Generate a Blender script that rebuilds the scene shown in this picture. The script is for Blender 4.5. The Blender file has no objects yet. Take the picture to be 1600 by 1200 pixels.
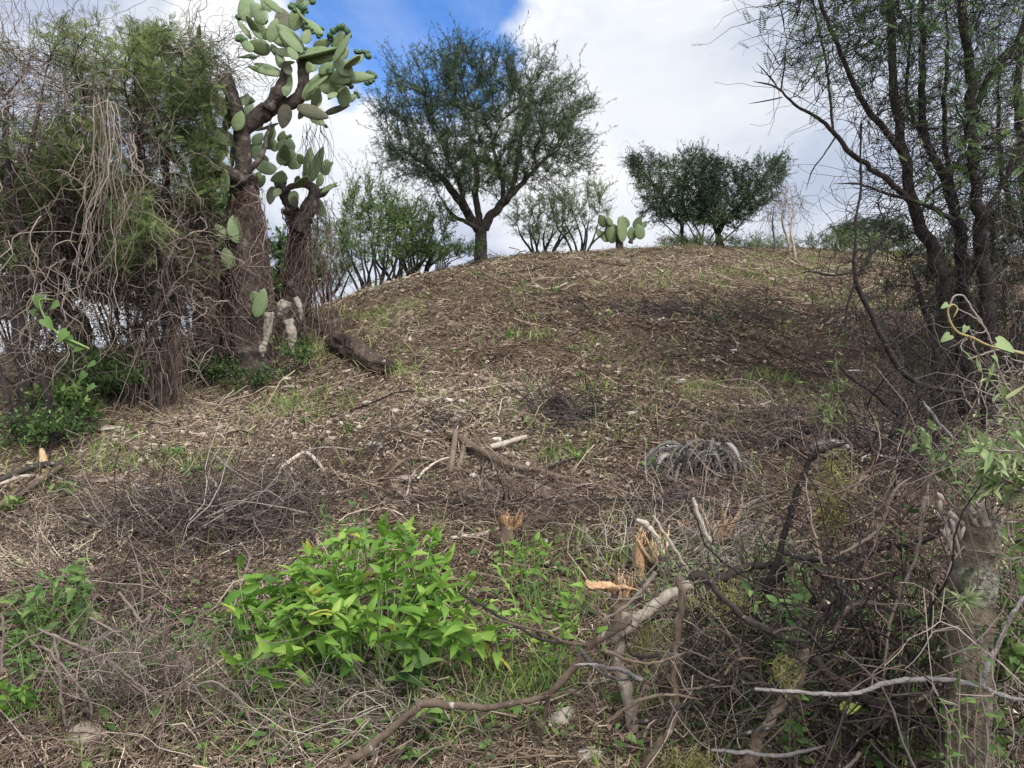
import bpy, math, random
import numpy as np
from mathutils import Matrix, Vector
rng = np.random.default_rng(11)
random.seed(5)
SC = bpy.context.scene
COL = SC.collection
# ------------------------------------------------------------------ camera model
FPX = 1180.0; CAMZ = 1.6; PITCH = math.atan(40/1180.0)
CPI, SPI = math.cos(PITCH), math.sin(PITCH)
def P(px, py, Y):
    """world point seen at photo pixel (1600 wide) at forward distance Y"""
    u = (px-800)/FPX; v = (600-py)/FPX
    d = np.array([u, CPI+v*SPI, -SPI+v*CPI])
    return np.array([0, 0, CAMZ])+d*(Y/d[1])
# ------------------------------------------------------------------ noise and terrain
NT = rng.random((256, 256))
def vn(x, y):
    x = np.asarray(x, float); y = np.asarray(y, float)
    xi = np.floor(x).astype(int); yi = np.floor(y).astype(int)
    fx = x-xi; fy = y-yi
    fx = fx*fx*(3-2*fx); fy = fy*fy*(3-2*fy)
    a = NT[xi & 255, yi & 255]; b = NT[(xi+1) & 255, yi & 255]
    c = NT[xi & 255, (yi+1) & 255]; d = NT[(xi+1) & 255, (yi+1) & 255]
    return (a*(1-fx)+b*fx)*(1-fy)+(c*(1-fx)+d*fx)*fy
def fbm(x, y, o=4):
    s = 0; a = .5
    for i in range(o):
        s = s+a*vn(x*2**i+17.3*i, y*2**i+5.1*i); a *= .5
    return s
CR = np.array([(-600, 12, 545), (0, 11, 553), (200, 11, 545), (350, 11.5, 530), (480, 12.5, 482), (560, 13.3, 452), (620, 14, 430),
               (700, 15.5, 412), (760, 17, 400), (900, 18.5, 387), (1000, 19.5, 379), (1080, 20.5, 376), (1180, 22, 379),
               (1300, 24, 384), (1400, 25, 388), (1500, 25, 392), (1600, 25, 398), (2200, 25, 430)], float)
def H(x, y):
    x = np.asarray(x, float); y = np.asarray(y, float)
    a = np.clip(800+FPX*x/np.maximum(y, 1.5), -600, 2200)
    yc = np.interp(a, CR[:, 0], CR[:, 1]); py = np.interp(a, CR[:, 0], CR[:, 2])
    zc = CAMZ+yc*(560-py)/FPX
    s = (y-3)/(yc-3)
    s = (np.sqrt(s*s+.004)+s)/2                       # soft start
    k = .13
    h = np.clip(.5+.5*(s-1)/k, 0, 1)
    g = s*(1-h)+1*h-k*h*(1-h)
    z = zc*g
    d = np.maximum(y-yc-.5, 0)
    z = z-.07*np.minimum(d, 60)-.0*d
    amp = np.clip((y-1)/3, 0.3, 1)
    z = z+amp*(.28*(fbm(x*.35+3, y*.35, 2)-.375)+.16*(fbm(x*1.5, y*1.5+9, 3)-.44))
    return z
def GP(px, py, y0=2.0, y1=40.0):
    """ground point seen at a photo pixel"""
    Y = np.linspace(y0, y1, 1500)
    u = (px-800)/FPX; v = (600-py)/FPX
    d = np.array([u, CPI+v*SPI, -SPI+v*CPI]); d = d/d[1]
    X = d[0]*Y; Z = CAMZ+d[2]*Y
    hh = H(X, Y)
    b = np.nonzero(Z <= hh)[0]
    i = b[0] if len(b) else int(np.argmin(np.abs(Z-hh)))
    return np.array([X[i], Y[i], hh[i]])
def GY(px, Y):
    x = (px-800)/FPX*Y
    return np.array([x, Y, float(H(x, Y))])
# ------------------------------------------------------------------ scene helpers
ORG = {}
def tag(o, label=None, cat=None, group=None, kind=None):
    if label: o['label'] = label
    if cat: o['category'] = cat
    if group: o['group'] = group
    if kind: o['kind'] = kind
    return o
def thing(name, label, cat, loc, group=None):
    o = bpy.data.objects.new(name, None); COL.objects.link(o)
    o.empty_display_size = .1
    o.location = [float(c) for c in loc]; ORG[o.name] = np.array(loc, float)
    return tag(o, label, cat, group)
def link(name, me, parent=None, M=None):
    o = bpy.data.objects.new(name, me); COL.objects.link(o)
    if parent: o.parent = parent
    if M is not None: o.matrix_basis = M
    return o
class MB:
    def __init__(s): s.V = []; s.Q = []; s.T = []; s.R = []; s.n = 0
    def add(s, V, Q=None, T=None, R=.5):
        V = np.asarray(V, float).reshape(-1, 3)
        if Q is not None and len(Q): s.Q.append(np.asarray(Q, int).reshape(-1, 4)+s.n)
        if T is not None and len(T): s.T.append(np.asarray(T, int).reshape(-1, 3)+s.n)
        s.V.append(V); s.R.append(np.broadcast_to(np.asarray(R, float), (len(V),)).copy()); s.n += len(V)
    def tubes(s, pts, rad, S=4, R=.5, cap=False, rough=0.0):
        pts = np.asarray(pts, float); rad = np.asarray(rad, float)
        if pts.ndim == 2: pts = pts[None]; rad = rad[None]
        ridge = None
        if rough and len(pts) == 1 and pts.shape[1] > 2:
            q = pts[0]; seg = np.linalg.norm(np.diff(q, axis=0), axis=1); s_ = np.concatenate([[0], np.cumsum(seg)]); rm = rad[0].mean()
            m_ = int(np.clip(s_[-1]/max(rm*(.28 if S >= 18 else .7), 1e-4), len(q), 150)); u = np.linspace(0, s_[-1], m_)
            pts = np.stack([np.interp(u, s_, q[:, k]) for k in range(3)], 1)[None]; rad = np.interp(u, s_, rad[0])[None]
            if m_ > 6:
                for _ in range(2): pts[0, 1:-1] = .5*pts[0, 1:-1]+.25*(pts[0, :-2]+pts[0, 2:])
            a_ = np.arange(S)*2*math.pi/S; z_ = u/max(rm, 1e-4); sd_ = rng.random(2)*200
            c_, n_ = np.cos(a_)[None], np.sin(a_)[None]; zz = z_[:, None]
            ridge = 1+rough*(3.2*(vn(.8*c_+zz*.22+sd_[0], .8*n_+zz*.1+sd_[1])-.5)+2.6*(vn(2.6*c_+zz*.12+sd_[1], 2.6*n_-zz*.16+sd_[0])-.5)+1.6*(vn(5*c_+zz*.5+9, 5*n_+zz*.6+sd_[0])-.5)+(1.5*(vn(7*c_+zz*1.1+sd_[1], 7*n_+31)-.5) if S >= 18 else 0))
        if cap:
            if ridge is not None: ridge = np.concatenate([ridge[:1], ridge, ridge[-1:]], 0)
            pts = np.concatenate([pts[:, :1], pts, pts[:, -1:]], 1)
            rad = np.concatenate([rad[:, :1]*.02, rad, rad[:, -1:]*.02], 1)
        N, K, _ = pts.shape
        src = pts if not cap else np.concatenate([2*pts[:, 1:2]-pts[:, 2:3], pts[:, 1:-1], 2*pts[:, -2:-1]-pts[:, -3:-2]], 1)
        t = np.gradient(src, axis=1); t /= np.linalg.norm(t, axis=2, keepdims=True)+1e-9
        mean = pts[:, -1]-pts[:, 0]; mean /= np.linalg.norm(mean, axis=1, keepdims=True)+1e-9
        ref = np.cross(mean, rng.normal(size=(N, 3))); ref /= np.linalg.norm(ref, axis=1, keepdims=True)+1e-9
        n = ref[:, None]-(ref[:, None]*t).sum(2, keepdims=True)*t
        n /= np.linalg.norm(n, axis=2, keepdims=True)+1e-9
        b = np.cross(t, n)
        a = np.arange(S)*2*math.pi/S
        rr = rad[:, :, None]*np.ones(S)
        if ridge is not None: rr = rr*ridge[None]
        elif rough: rr = rr*(1+.6*rough*rng.normal(size=rr.shape))
        V = pts[:, :, None]+rr[..., None]*(np.cos(a)[:, None]*n[:, :, None]+np.sin(a)[:, None]*b[:, :, None])
        idx = np.arange(N*K*S).reshape(N, K, S)
        q = np.stack([idx[:, :-1], np.roll(idx[:, :-1], -1, 2), np.roll(idx[:, 1:], -1, 2), idx[:, 1:]], -1)
        R = np.asarray(R, float)
        if R.ndim == 1: R = np.repeat(R, K*S)
        s.add(V, Q=q.reshape(-1, 4), R=R)
    def inst(s, tpl, M, pos, R=.5):
        V0, Q0, T0 = tpl
        N = len(pos); k = len(V0)
        if N == 0: return
        V = np.einsum('nij,kj->nki', M, V0)+pos[:, None]
        off = (np.arange(N)*k)[:, None, None]
        Q = (Q0[None]+off).reshape(-1, 4) if len(Q0) else None
        T = (T0[None]+off).reshape(-1, 3) if len(T0) else None
        R = np.asarray(R, float)
        if R.ndim == 1: R = np.repeat(R, k)
        s.add(V, Q, T, R)
    def mesh(s, name, m, origin=(0, 0, 0), smooth=True):
        V = np.concatenate(s.V)-np.asarray(origin)
        Q = np.concatenate(s.Q) if s.Q else np.zeros((0, 4), int)
        T = np.concatenate(s.T) if s.T else np.zeros((0, 3), int)
        me = bpy.data.meshes.new(name)
        me.vertices.add(len(V)); me.vertices.foreach_set('co', V.astype(np.float32).ravel())
        me.loops.add(Q.size+T.size)
        me.loops.foreach_set('vertex_index', np.concatenate([Q.ravel(), T.ravel()]).astype(np.int32))
        me.polygons.add(len(Q)+len(T))
        me.polygons.foreach_set('loop_start', np.concatenate([np.arange(len(Q))*4, Q.size+np.arange(len(T))*3]).astype(np.int32))
        me.polygons.foreach_set('use_smooth', np.full(len(Q)+len(T), smooth))
        me.materials.append(m)
        at = me.attributes.new('rnd', 'FLOAT', 'POINT')
        at.data.foreach_set('value', np.concatenate(s.R).astype(np.float32))
        me.update(calc_edges=True)
        return me
    def build(s, name, m, parent=None, origin=None, smooth=True):
        if s.n == 0: return None
        po = ORG[parent.name] if parent else np.zeros(3)
        org = np.asarray(origin, float) if origin is not None else po
        o = bpy.data.objects.new(name, s.mesh(name, m, org, smooth)); COL.objects.link(o)
        if parent: o.parent = parent
        o.location = [float(c) for c in org-po]; ORG[o.name] = org
        return o
def unit(v): return v/(np.linalg.norm(v, axis=-1, keepdims=True)+1e-9)
def frames(d, up=None, scale=1.0, tilt=.5):
    d = unit(np.asarray(d, float)); N = len(d)
    if up is None: up = np.array([0, 0, 1.])+tilt*rng.normal(size=(N, 3))
    z = up-(up*d).sum(1, keepdims=True)*d; z = unit(z)
    y = np.cross(z, d)
    return np.stack([d, y, z], 2)*np.asarray(scale, float).reshape(-1, 1, 1)
# ------------------------------------------------------------------ materials
def nodes(name):
    m = bpy.data.materials.new(name); m.use_nodes = True
    nt = m.node_tree; nt.nodes.clear()
    return m, nt, nt.nodes.new, nt.links.new
def ramp(N, cols):
    r = N('ShaderNodeValToRGB'); e = r.color_ramp.elements
    while len(e) < len(cols): e.new(.5)
    for i, c in enumerate(cols):
        e[i].position = c[0]; e[i].color = (*c[1], 1)
    return r
def even(cols): return [(i/(len(cols)-1), c) for i, c in enumerate(cols)]
def mat_rnd(name, cols, rough=.8, nscale=0, namt=.3, bump=0, bscale=60, trans=0, stretch=None, spec=.25, coord='Object', dots=None, specks=None):
    m, nt, N, L = nodes(name)
    out = N('ShaderNodeOutputMaterial'); b = N('ShaderNodeBsdfPrincipled')
    b.inputs['Roughness'].default_value = rough; b.inputs['Specular IOR Level'].default_value = spec
    at = N('ShaderNodeAttribute'); at.attribute_name = 'rnd'
    r = ramp(N, cols if isinstance(cols[0][1], tuple) else even(cols))
    fac = at.outputs['Fac']
    tc = N('ShaderNodeTexCoord'); vec = tc.outputs[coord]
    if stretch:
        mp = N('ShaderNodeMapping'); mp.inputs['Scale'].default_value = stretch; L(vec, mp.inputs[0]); vec = mp.outputs[0]
    if nscale:
        nz = N('ShaderNodeTexNoise'); nz.inputs['Scale'].default_value = nscale; nz.inputs['Detail'].default_value = 5
        nz.inputs['Roughness'].default_value = .65
        L(vec, nz.inputs['Vector'])
        ma = N('ShaderNodeMath'); ma.operation = 'MULTIPLY_ADD'; ma.inputs[1].default_value = namt*2
        L(nz.outputs[0], ma.inputs[0])
        mb = N('ShaderNodeMath'); mb.operation = 'SUBTRACT'; mb.inputs[1].default_value = namt; L(fac, mb.inputs[0])
        L(mb.outputs[0], ma.inputs[2]); fac = ma.outputs[0]
    L(fac, r.inputs[0]); col = r.outputs[0]
    if dots:
        vo = N('ShaderNodeTexVoronoi'); vo.inputs['Scale'].default_value = dots[0]; L(tc.outputs['Object'], vo.inputs['Vector'])
        rr = ramp(N, [(0, (1, 1, 1)), (.14, (1, 1, 1)), (.22, (0, 0, 0))]); L(vo.outputs['Distance'], rr.inputs[0])
        mx = N('ShaderNodeMix'); mx.data_type = 'RGBA'; L(rr.outputs[0], mx.inputs[0]); L(col, mx.inputs[6]); mx.inputs[7].default_value = (*dots[1], 1)
        col = mx.outputs[2]
    if specks:                                       # crusty pale lichen flecks
        ns = N('ShaderNodeTexNoise'); ns.inputs['Scale'].default_value = specks[0]; ns.inputs['Detail'].default_value = 3; L(tc.outputs['Object'], ns.inputs['Vector'])
        rs = ramp(N, [(specks[1], (0, 0, 0)), (specks[1]+.06, (1, 1, 1))]); L(ns.outputs[0], rs.inputs[0])
        mx = N('ShaderNodeMix'); mx.data_type = 'RGBA'; L(rs.outputs[0], mx.inputs[0]); L(col, mx.inputs[6]); mx.inputs[7].default_value = (*specks[2], 1); col = mx.outputs[2]
    L(col, b.inputs['Base Color'])
    if bump:
        n2 = N('ShaderNodeTexNoise'); n2.inputs['Scale'].default_value = bscale; n2.inputs['Detail'].default_value = 6; L(vec, n2.inputs['Vector'])
        bp = N('ShaderNodeBump'); bp.inputs['Strength'].default_value = bump; bp.inputs['Distance'].default_value = .02
        L(n2.outputs[0], bp.inputs['Height']); L(bp.outputs[0], b.inputs['Normal'])
    sh = b.outputs[0]
    if trans:
        t = N('ShaderNodeBsdfTranslucent'); L(col, t.inputs[0])
        mx = N('ShaderNodeMixShader'); mx.inputs[0].default_value = trans; L(sh, mx.inputs[1]); L(t.outputs[0], mx.inputs[2]); sh = mx.outputs[0]
    L(sh, out.inputs[0])
    return m
M = {}
M['bark'] = mat_rnd('bark', [(.012, .01, .009), (.038, .03, .026), (.085, .068, .056), (.17, .145, .125)], .95, 9, .45, .9, 40, stretch=(1, 1, .35), specks=(28, .63, (.2, .19, .165)))
M['bark_warm'] = mat_rnd('bark_warm', [(.03, .02, .015), (.1, .07, .05), (.2, .15, .105), (.28, .22, .16)], .95, 8, .45, .9, 35, stretch=(1, 1, .35), specks=(30, .64, (.36, .33, .27)))
M['bark_grey'] = mat_rnd('bark_grey', [(.04, .036, .034), (.11, .1, .095), (.2, .18, .165), (.34, .31, .28)], .95, 14, .45, .8, 60)
M['cactus_bark'] = mat_rnd('cactus_bark', [(.01, .008, .007), (.04, .031, .026), (.1, .078, .064), (.28, .24, .2)], .95, 11, .5, 1.0, 28, specks=(11, .56, (.16, .135, .11)))
M['dark_twig'] = mat_rnd('dark_twig', [(.008, .007, .007), (.024, .019, .017), (.055, .045, .04), (.12, .1, .09)], .9, 20, .25, specks=(45, .66, (.22, .21, .19)), bump=.6, bscale=50)
M['grey_twig'] = mat_rnd('grey_twig', [(.03, .022, .019), (.08, .06, .05), (.175, .135, .11), (.38, .325, .275)], .9, 20, .25)
M['vine'] = mat_rnd('vine', [(.045, .034, .027), (.15, .115, .09), (.28, .225, .18), (.46, .4, .33)], .9, 8, .25)
M['vine_red'] = mat_rnd('vine_red', [(.025, .016, .014), (.09, .058, .046), (.2, .14, .112), (.38, .3, .245)], .9, 8, .25)
M['pale_wood'] = mat_rnd('pale_wood', [(.12, .085, .06), (.3, .24, .185), (.46, .39, .31), (.58, .5, .41)], .85, 14, .5, .6, 60, stretch=(1, 1, .4))
M['split_wood'] = mat_rnd('split_wood', [(.1, .05, .028), (.36, .2, .1), (.56, .37, .21), (.68, .54, .36)], .8, 18, .4, .5, 80)
M['straw'] = mat_rnd('straw', [(0, (.022, .014, .01)), (.25, (.075, .049, .035)), (.5, (.225, .158, .108)), (.74, (.42, .325, .225)), (1, (.68, .58, .42))], .85)
M['chip'] = mat_rnd('chip', [(0, (.03, .02, .014)), (.35, (.13, .085, .058)), (.6, (.29, .205, .14)), (.85, (.45, .34, .24)), (1, (.66, .58, .47))], .9)
M['grass'] = mat_rnd('grass', [(.07, .11, .03), (.15, .23, .055), (.27, .36, .09), (.46, .46, .2)], .6, trans=.3)
M['leaf'] = mat_rnd('leaf', [(.022, .048, .016), (.062, .12, .036), (.13, .22, .06), (.24, .33, .095)], .6, trans=.3)
M['leaf_olive'] = mat_rnd('leaf_olive', [(.035, .055, .022), (.09, .135, .045), (.165, .225, .075), (.29, .35, .12)], .6, trans=.35)
M['leaf_dark'] = mat_rnd('leaf_dark', [(.018, .036, .019), (.048, .088, .042), (.1, .15, .066), (.17, .22, .095)], .65, trans=.22)
M['leaf_bright'] = mat_rnd('leaf_bright', [(0, (.045, .11, .015)), (.3, (.12, .245, .03)), (.65, (.215, .37, .06)), (.93, (.36, .48, .1)), (1, (.55, .5, .08))], .5, 6, .1, trans=.33, spec=.3)
M['leaf_pale'] = mat_rnd('leaf_pale', [(.08, .14, .05), (.17, .26, .09), (.3, .38, .17), (.42, .45, .22)], .6, trans=.3)
M['stem'] = mat_rnd('stem', [(.1, .17, .045), (.2, .3, .09), (.32, .4, .17)], .6)
M['moss'] = mat_rnd('moss', [(.06, .07, .02), (.16, .16, .05), (.3, .28, .1), (.42, .38, .18)], .9)
M['pad'] = mat_rnd('cactus_pad', [(.085, .12, .05), (.15, .2, .085), (.205, .265, .12), (.32, .34, .15)], .55, 5, .22, .25, 14, dots=(12, (.07, .085, .04)), spec=.35)
M['pad_brown'] = mat_rnd('cactus_pad_corky', [(.05, .045, .035), (.11, .1, .07), (.16, .16, .1), (.2, .2, .13)], .8, 8, .4, .6, 20, dots=(17, (.05, .045, .035)))
M['fruit'] = mat_rnd('cactus_fruit', [(.035, .07, .03), (.07, .125, .05), (.12, .17, .07)], .5, 30, .2)
M['stone'] = mat_rnd('stone', [(.17, .12, .095), (.32, .25, .2), (.46, .4, .33), (.62, .56, .49)], .95, 12, .25, .8, 30)
M['agave'] = mat_rnd('dead_leaf_strap', [(.06, .053, .044), (.13, .12, .103), (.22, .206, .182), (.34, .32, .285)], .85, 10, .2)
M['yellow_stem'] = mat_rnd('yellow_stem', [(.3, .29, .2), (.36, .29, .12), (.42, .27, .06)], .6)
M['dead_pad'] = mat_rnd('dead_pad', [(.05, .038, .03), (.17, .135, .1), (.38, .33, .27), (.56, .51, .44)], .9, 22, .6, .8, 30)
def mat_ground():
    m, nt, N, L = nodes('soil')
    out = N('ShaderNodeOutputMaterial'); b = N('ShaderNodeBsdfPrincipled'); b.inputs['Roughness'].default_value = .97; b.inputs['Specular IOR Level'].default_value = .1
    tc = N('ShaderNodeTexCoord')
    n1 = N('ShaderNodeTexNoise'); n1.inputs['Scale'].default_value = .55; n1.inputs['Detail'].default_value = 4; L(tc.outputs['Object'], n1.inputs[0])
    n2 = N('ShaderNodeTexNoise'); n2.inputs['Scale'].default_value = 14; n2.inputs['Detail'].default_value = 8; n2.inputs['Roughness'].default_value = .7; L(tc.outputs['Object'], n2.inputs[0])
    r1 = ramp(N, [(.3, (.055, .036, .026)), (.5, (.1, .066, .046)), (.7, (.155, .108, .074))]); L(n1.outputs[0], r1.inputs[0])
    r2 = ramp(N, [(.25, (.25, .25, .25)), (.5, (.9, .9, .9)), (.75, (1.7, 1.6, 1.5))]); L(n2.outputs[0], r2.inputs[0])
    mx = N('ShaderNodeMix'); mx.data_type = 'RGBA'; mx.blend_type = 'MULTIPLY'; mx.inputs[0].default_value = 1
    L(r1.outputs[0], mx.inputs[6]); L(r2.outputs[0], mx.inputs[7]); L(mx.outputs[2], b.inputs['Base Color'])
    bp = N('ShaderNodeBump'); bp.inputs['Strength'].default_value = 1; bp.inputs['Distance'].default_value = .04; L(n2.outputs[0], bp.inputs['Height']); L(bp.outputs[0], b.inputs['Normal'])
    L(b.outputs[0], out.inputs[0]); return m
M['soil'] = mat_ground()
def mat_lichen():
    m, nt, N, L = nodes('lichen_bark')
    out = N('ShaderNodeOutputMaterial'); b = N('ShaderNodeBsdfPrincipled'); b.inputs['Roughness'].default_value = .95
    tc = N('ShaderNodeTexCoord')
    n1 = N('ShaderNodeTexNoise'); n1.inputs['Scale'].default_value = 9; n1.inputs['Detail'].default_value = 8; n1.inputs['Roughness'].default_value = .7; L(tc.outputs['Object'], n1.inputs[0])
    r1 = ramp(N, [(.3, (.035, .028, .022)), (.45, (.13, .1, .07)), (.6, (.2, .155, .105)), (.75, (.3, .25, .18))]); L(n1.outputs[0], r1.inputs[0])
    n2 = N('ShaderNodeTexNoise'); n2.inputs['Scale'].default_value = 7; n2.inputs['Detail'].default_value = 9; n2.inputs['Roughness'].default_value = .75
    mp = N('ShaderNodeMapping'); mp.inputs['Location'].default_value = (3, 1, 7); L(tc.outputs['Object'], mp.inputs[0]); L(mp.outputs[0], n2.inputs[0])
    r2 = ramp(N, [(.55, (0, 0, 0)), (.6, (1, 1, 1))]); L(n2.outputs[0], r2.inputs[0])
    n3 = N('ShaderNodeTexNoise'); n3.inputs['Scale'].default_value = 60; n3.inputs['Detail'].default_value = 4; L(tc.outputs['Object'], n3.inputs[0])
    r3 = ramp(N, [(.35, (.1, .105, .075)), (.6, (.33, .335, .25))]); L(n3.outputs[0], r3.inputs[0])
    mx = N('ShaderNodeMix'); mx.data_type = 'RGBA'; L(r2.outputs[0], mx.inputs[0]); L(r1.outputs[0], mx.inputs[6]); L(r3.outputs[0], mx.inputs[7])
    L(mx.outputs[2], b.inputs['Base Color'])
    bp = N('ShaderNodeBump'); bp.inputs['Strength'].default_value = 1; bp.inputs['Distance'].default_value = .015; L(n3.outputs[0], bp.inputs['Height'])
    b2 = N('ShaderNodeBump'); b2.inputs['Strength'].default_value = .8; b2.inputs['Distance'].default_value = .03; L(n1.outputs[0], b2.inputs['Height']); L(bp.outputs[0], b2.inputs['Normal'])
    L(b2.outputs[0], b.inputs['Normal']); L(b.outputs[0], out.inputs[0]); return m
M['lichen_bark'] = mat_lichen()
# ------------------------------------------------------------------ leaf templates (length 1 along +x, face up +z)
def t_ovate(n=6, w=.4, fold=.3, arch=.3, peak=.75):
    x = np.linspace(0, 1, n+1); hw = .5*w*np.sin(math.pi*x**peak)**.9; hw[0] = .02; hw[-1] = .0
    z = -arch*x**2
    V = []
    for i in range(n+1):
        V += [(x[i], -hw[i], z[i]+fold*hw[i]), (x[i], 0, z[i]), (x[i], hw[i], z[i]+fold*hw[i])]
    Q = []
    for i in range(n):
        a = 3*i
        Q += [(a, a+3, a+4, a+1), (a+1, a+4, a+5, a+2)]
    return np.array(V), np.array(Q), np.zeros((0, 3), int)
def t_heart(n=9, arch=.25):
    x = np.linspace(0, 1, n+1); hw = .5*np.sqrt(np.maximum(0, 1-x))*(1.0-.15*x)*np.minimum(1, .45+x*4)
    V = []; Q = []
    for i in range(n+1):
        bk = -.16*(1-x[i])**4
        V += [(x[i]+bk, -hw[i], .25*hw[i]-arch*x[i]**2), (x[i], 0, -arch*x[i]**2), (x[i]+bk, hw[i], .25*hw[i]-arch*x[i]**2)]
    for i in range(n):
        a = 3*i; Q += [(a, a+3, a+4, a+1), (a+1, a+4, a+5, a+2)]
    return np.array(V), np.array(Q), np.zeros((0, 3), int)
def t_pinnate(pairs=6, l=.28, w=.1, ang=65, droop=.15):
    V = []; Q = []
    for i in range(pairs):
        x = .12+.85*i/(pairs-1); ll = l*(1-.5*abs(2*i/(pairs-1)-.9))
        for sg in (-1, 1):
            a = math.radians(ang); dx, dy = math.cos(a)*ll, sg*math.sin(a)*ll
            nx, ny = -math.sin(a)*w*.5*sg, math.cos(a)*w*.5
            z = -droop*x*x; k = len(V)
            V += [(x, 0, z), (x+dx*.5+nx, dy*.5+ny, z+.03), (x+dx, dy, z-.02), (x+dx*.5-nx, dy*.5-ny, z+.03)]
            Q.append((k, k+1, k+2, k+3))
    return np.array(V), np.array(Q), np.zeros((0, 3), int)
def t_blade(n=4, w=.05, bend=.5):
    V = []; Q = []
    for i in range(n+1):
        t = i/n; h = .5*w*(1-t**1.6)+.001
        a = bend*t*1.4
        x = math.sin(a)/max(1e-3, bend*1.4)*1.0 if bend else t; z = -(1-math.cos(a))/max(1e-3, bend*1.4)
        V += [(x, -h, z), (x, h, z)]
    for i in range(n):
        a = 2*i; Q.append((a, a+2, a+3, a+1))
    return np.array(V), np.array(Q), np.zeros((0, 3), int)
OV = [t_ovate(6, .42, .3, a) for a in (.1, .35, .6)]
OVB = [t_ovate(7, w, f, a, .62) for w, f, a in ((.42, .35, .25), (.36, .5, .5), (.48, .25, .75), (.4, .6, .1))]
HEART = t_heart()
PIN = [t_pinnate(6, .3, .13, 62, d) for d in (.05, .3)]
PINF = [t_pinnate(9, .26, .075, 68, d) for d in (.05, .35)]
SM = [t_ovate(2, .5, .3, .2)]
def sprinkle(mb, tpls, pos, d, scale, R, up=None, tilt=.5):
    N = len(pos); pick = rng.integers(0, len(tpls), N)
    scale = np.broadcast_to(np.asarray(scale, float), (N,)); R = np.broadcast_to(np.asarray(R, float), (N,))
    for k, t in enumerate(tpls):
        s = pick == k
        if s.any(): mb.inst(t, frames(d[s], None if up is None else up[s], scale[s], tilt), pos[s], R[s])
# ------------------------------------------------------------------ curve helpers
def smooth_poly(pts, w, n=6):
    """Catmull-Rom through control points, with radii"""
    p = np.array(pts, float); w = np.array(w, float)
    if len(p) < 3:
        t = np.linspace(0, 1, n+1)[:, None]
        return p[0]*(1-t)+p[-1]*t, w[0]*(1-t[:, 0])+w[-1]*t[:, 0]
    q = np.vstack([2*p[0]-p[1], p, 2*p[-1]-p[-2]]); out = []; ow = []
    for i in range(len(p)-1):
        for k in range(n):
            t = k/n; a, b, c, d = q[i:i+4]
            out.append(.5*((2*b)+(c-a)*t+(2*a-5*b+4*c-d)*t*t+(3*b-a-3*c+d)*t**3)); ow.append(w[i]*(1-t)+w[i+1]*t)
    out.append(p[-1]); ow.append(w[-1])
    return np.array(out), np.array(ow)
def limb(spec, Y=None, n=6, jit=.0, k=1.0):
    """spec of (px,py[,w[,Y]]) -> 3D points and radii"""
    pts = []; w = []; lw = 4; ly = Y
    for s in spec:
        if len(s) > 2 and s[2] is not None: lw = s[2]
        if len(s) > 3: ly = s[3]
        pts.append(P(s[0], s[1], ly)); w.append(.5*lw*k*ly/FPX)
    p, r = smooth_poly(pts, w, n)
    if w[-1] < 5*pts[-1][1]/FPX: r[-4:] *= np.array([.9, .75, .55, .3])[-len(r[-4:]):]
    if jit: p[1:-1] += jit*rng.normal(size=(len(p)-2, 3))*r[1:-1, None]
    return p, r
def ground_limb(spec, n=6, lift=.6):
    pts = []; w = []
    for s in spec:
        g = GP(s[0], s[1]); r = .5*s[2]*g[1]/FPX
        pts.append(g+np.array([0, 0, r*lift+(s[3] if len(s) > 3 else 0)])); w.append(r)
    return smooth_poly(pts, w, n)
def walk(start, d, L, K=5, curl=.25, grav=0.0, momentum=1.0):
    """batch of wandering polylines"""
    N = len(start); d = unit(np.asarray(d, float)); L = np.broadcast_to(np.asarray(L, float), (N,))
    pts = np.zeros((N, K, 3)); pts[:, 0] = start; st = (L/(K-1))[:, None]
    for i in range(1, K):
        d = unit(d*momentum+curl*rng.normal(size=(N, 3))+np.array([0, 0, grav]))
        pts[:, i] = pts[:, i-1]+d*st
    return pts
def on_poly(pts, m, lo=.15, hi=1.0):
    """m points for every polyline, with tangents"""
    N, K, _ = pts.shape
    t = lo+(hi-lo)*(np.arange(m)+rng.random((N, m)))/m*(K-1)/(K-1)
    f = np.clip(t*(K-1), 0, K-1.001); i = f.astype(int); fr = (f-i)[..., None]
    n = np.arange(N)[:, None]
    p = pts[n, i]*(1-fr)+pts[n, i+1]*fr; d = pts[n, i+1]-pts[n, i]
    return p.reshape(-1, 3), unit(d.reshape(-1, 3))
def colonize(N0, A, step, kill, iters=90, bias=(0, 0, .1), jit=.2, infl=1e9):
    pts = [np.array(p) for p in N0]; par = [-1]*len(pts); cnt = [0]*len(pts)
    A = np.array(A); near = np.zeros(len(A), int); dist = np.full(len(A), 1e9)
    def upd(i0):
        nonlocal near, dist
        B = np.array(pts[i0:])
        if len(B) == 0 or len(A) == 0: return
        D = np.linalg.norm(A[:, None]-B[None], axis=2)
        j = D.argmin(1); dm = D[np.arange(len(A)), j]; s = dm < dist
        near[s] = j[s]+i0; dist[s] = dm[s]
    upd(0)
    bias = np.array(bias, float)
    for it in range(iters):
        if len(A) == 0: break
        act = dist < infl
        if not act.any(): break
        PP = np.array(pts); acc = np.zeros((len(pts), 3))
        np.add.at(acc, near[act], unit(A[act]-PP[near[act]]))
        i0 = len(pts)
        for i in np.nonzero(np.abs(acc).sum(1) > 1e-6)[0]:
            if cnt[i] > 3: continue
            d = unit(acc[i]); d = unit(d+bias+jit*rng.normal(size=3))
            pts.append(PP[i]+d*step); par.append(int(i)); cnt[i] += 1; cnt.append(0)
        if len(pts) == i0: break
        upd(i0)
        k = dist > kill; A = A[k]; near = near[k]; dist = dist[k]
    return np.array(pts), par
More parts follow.
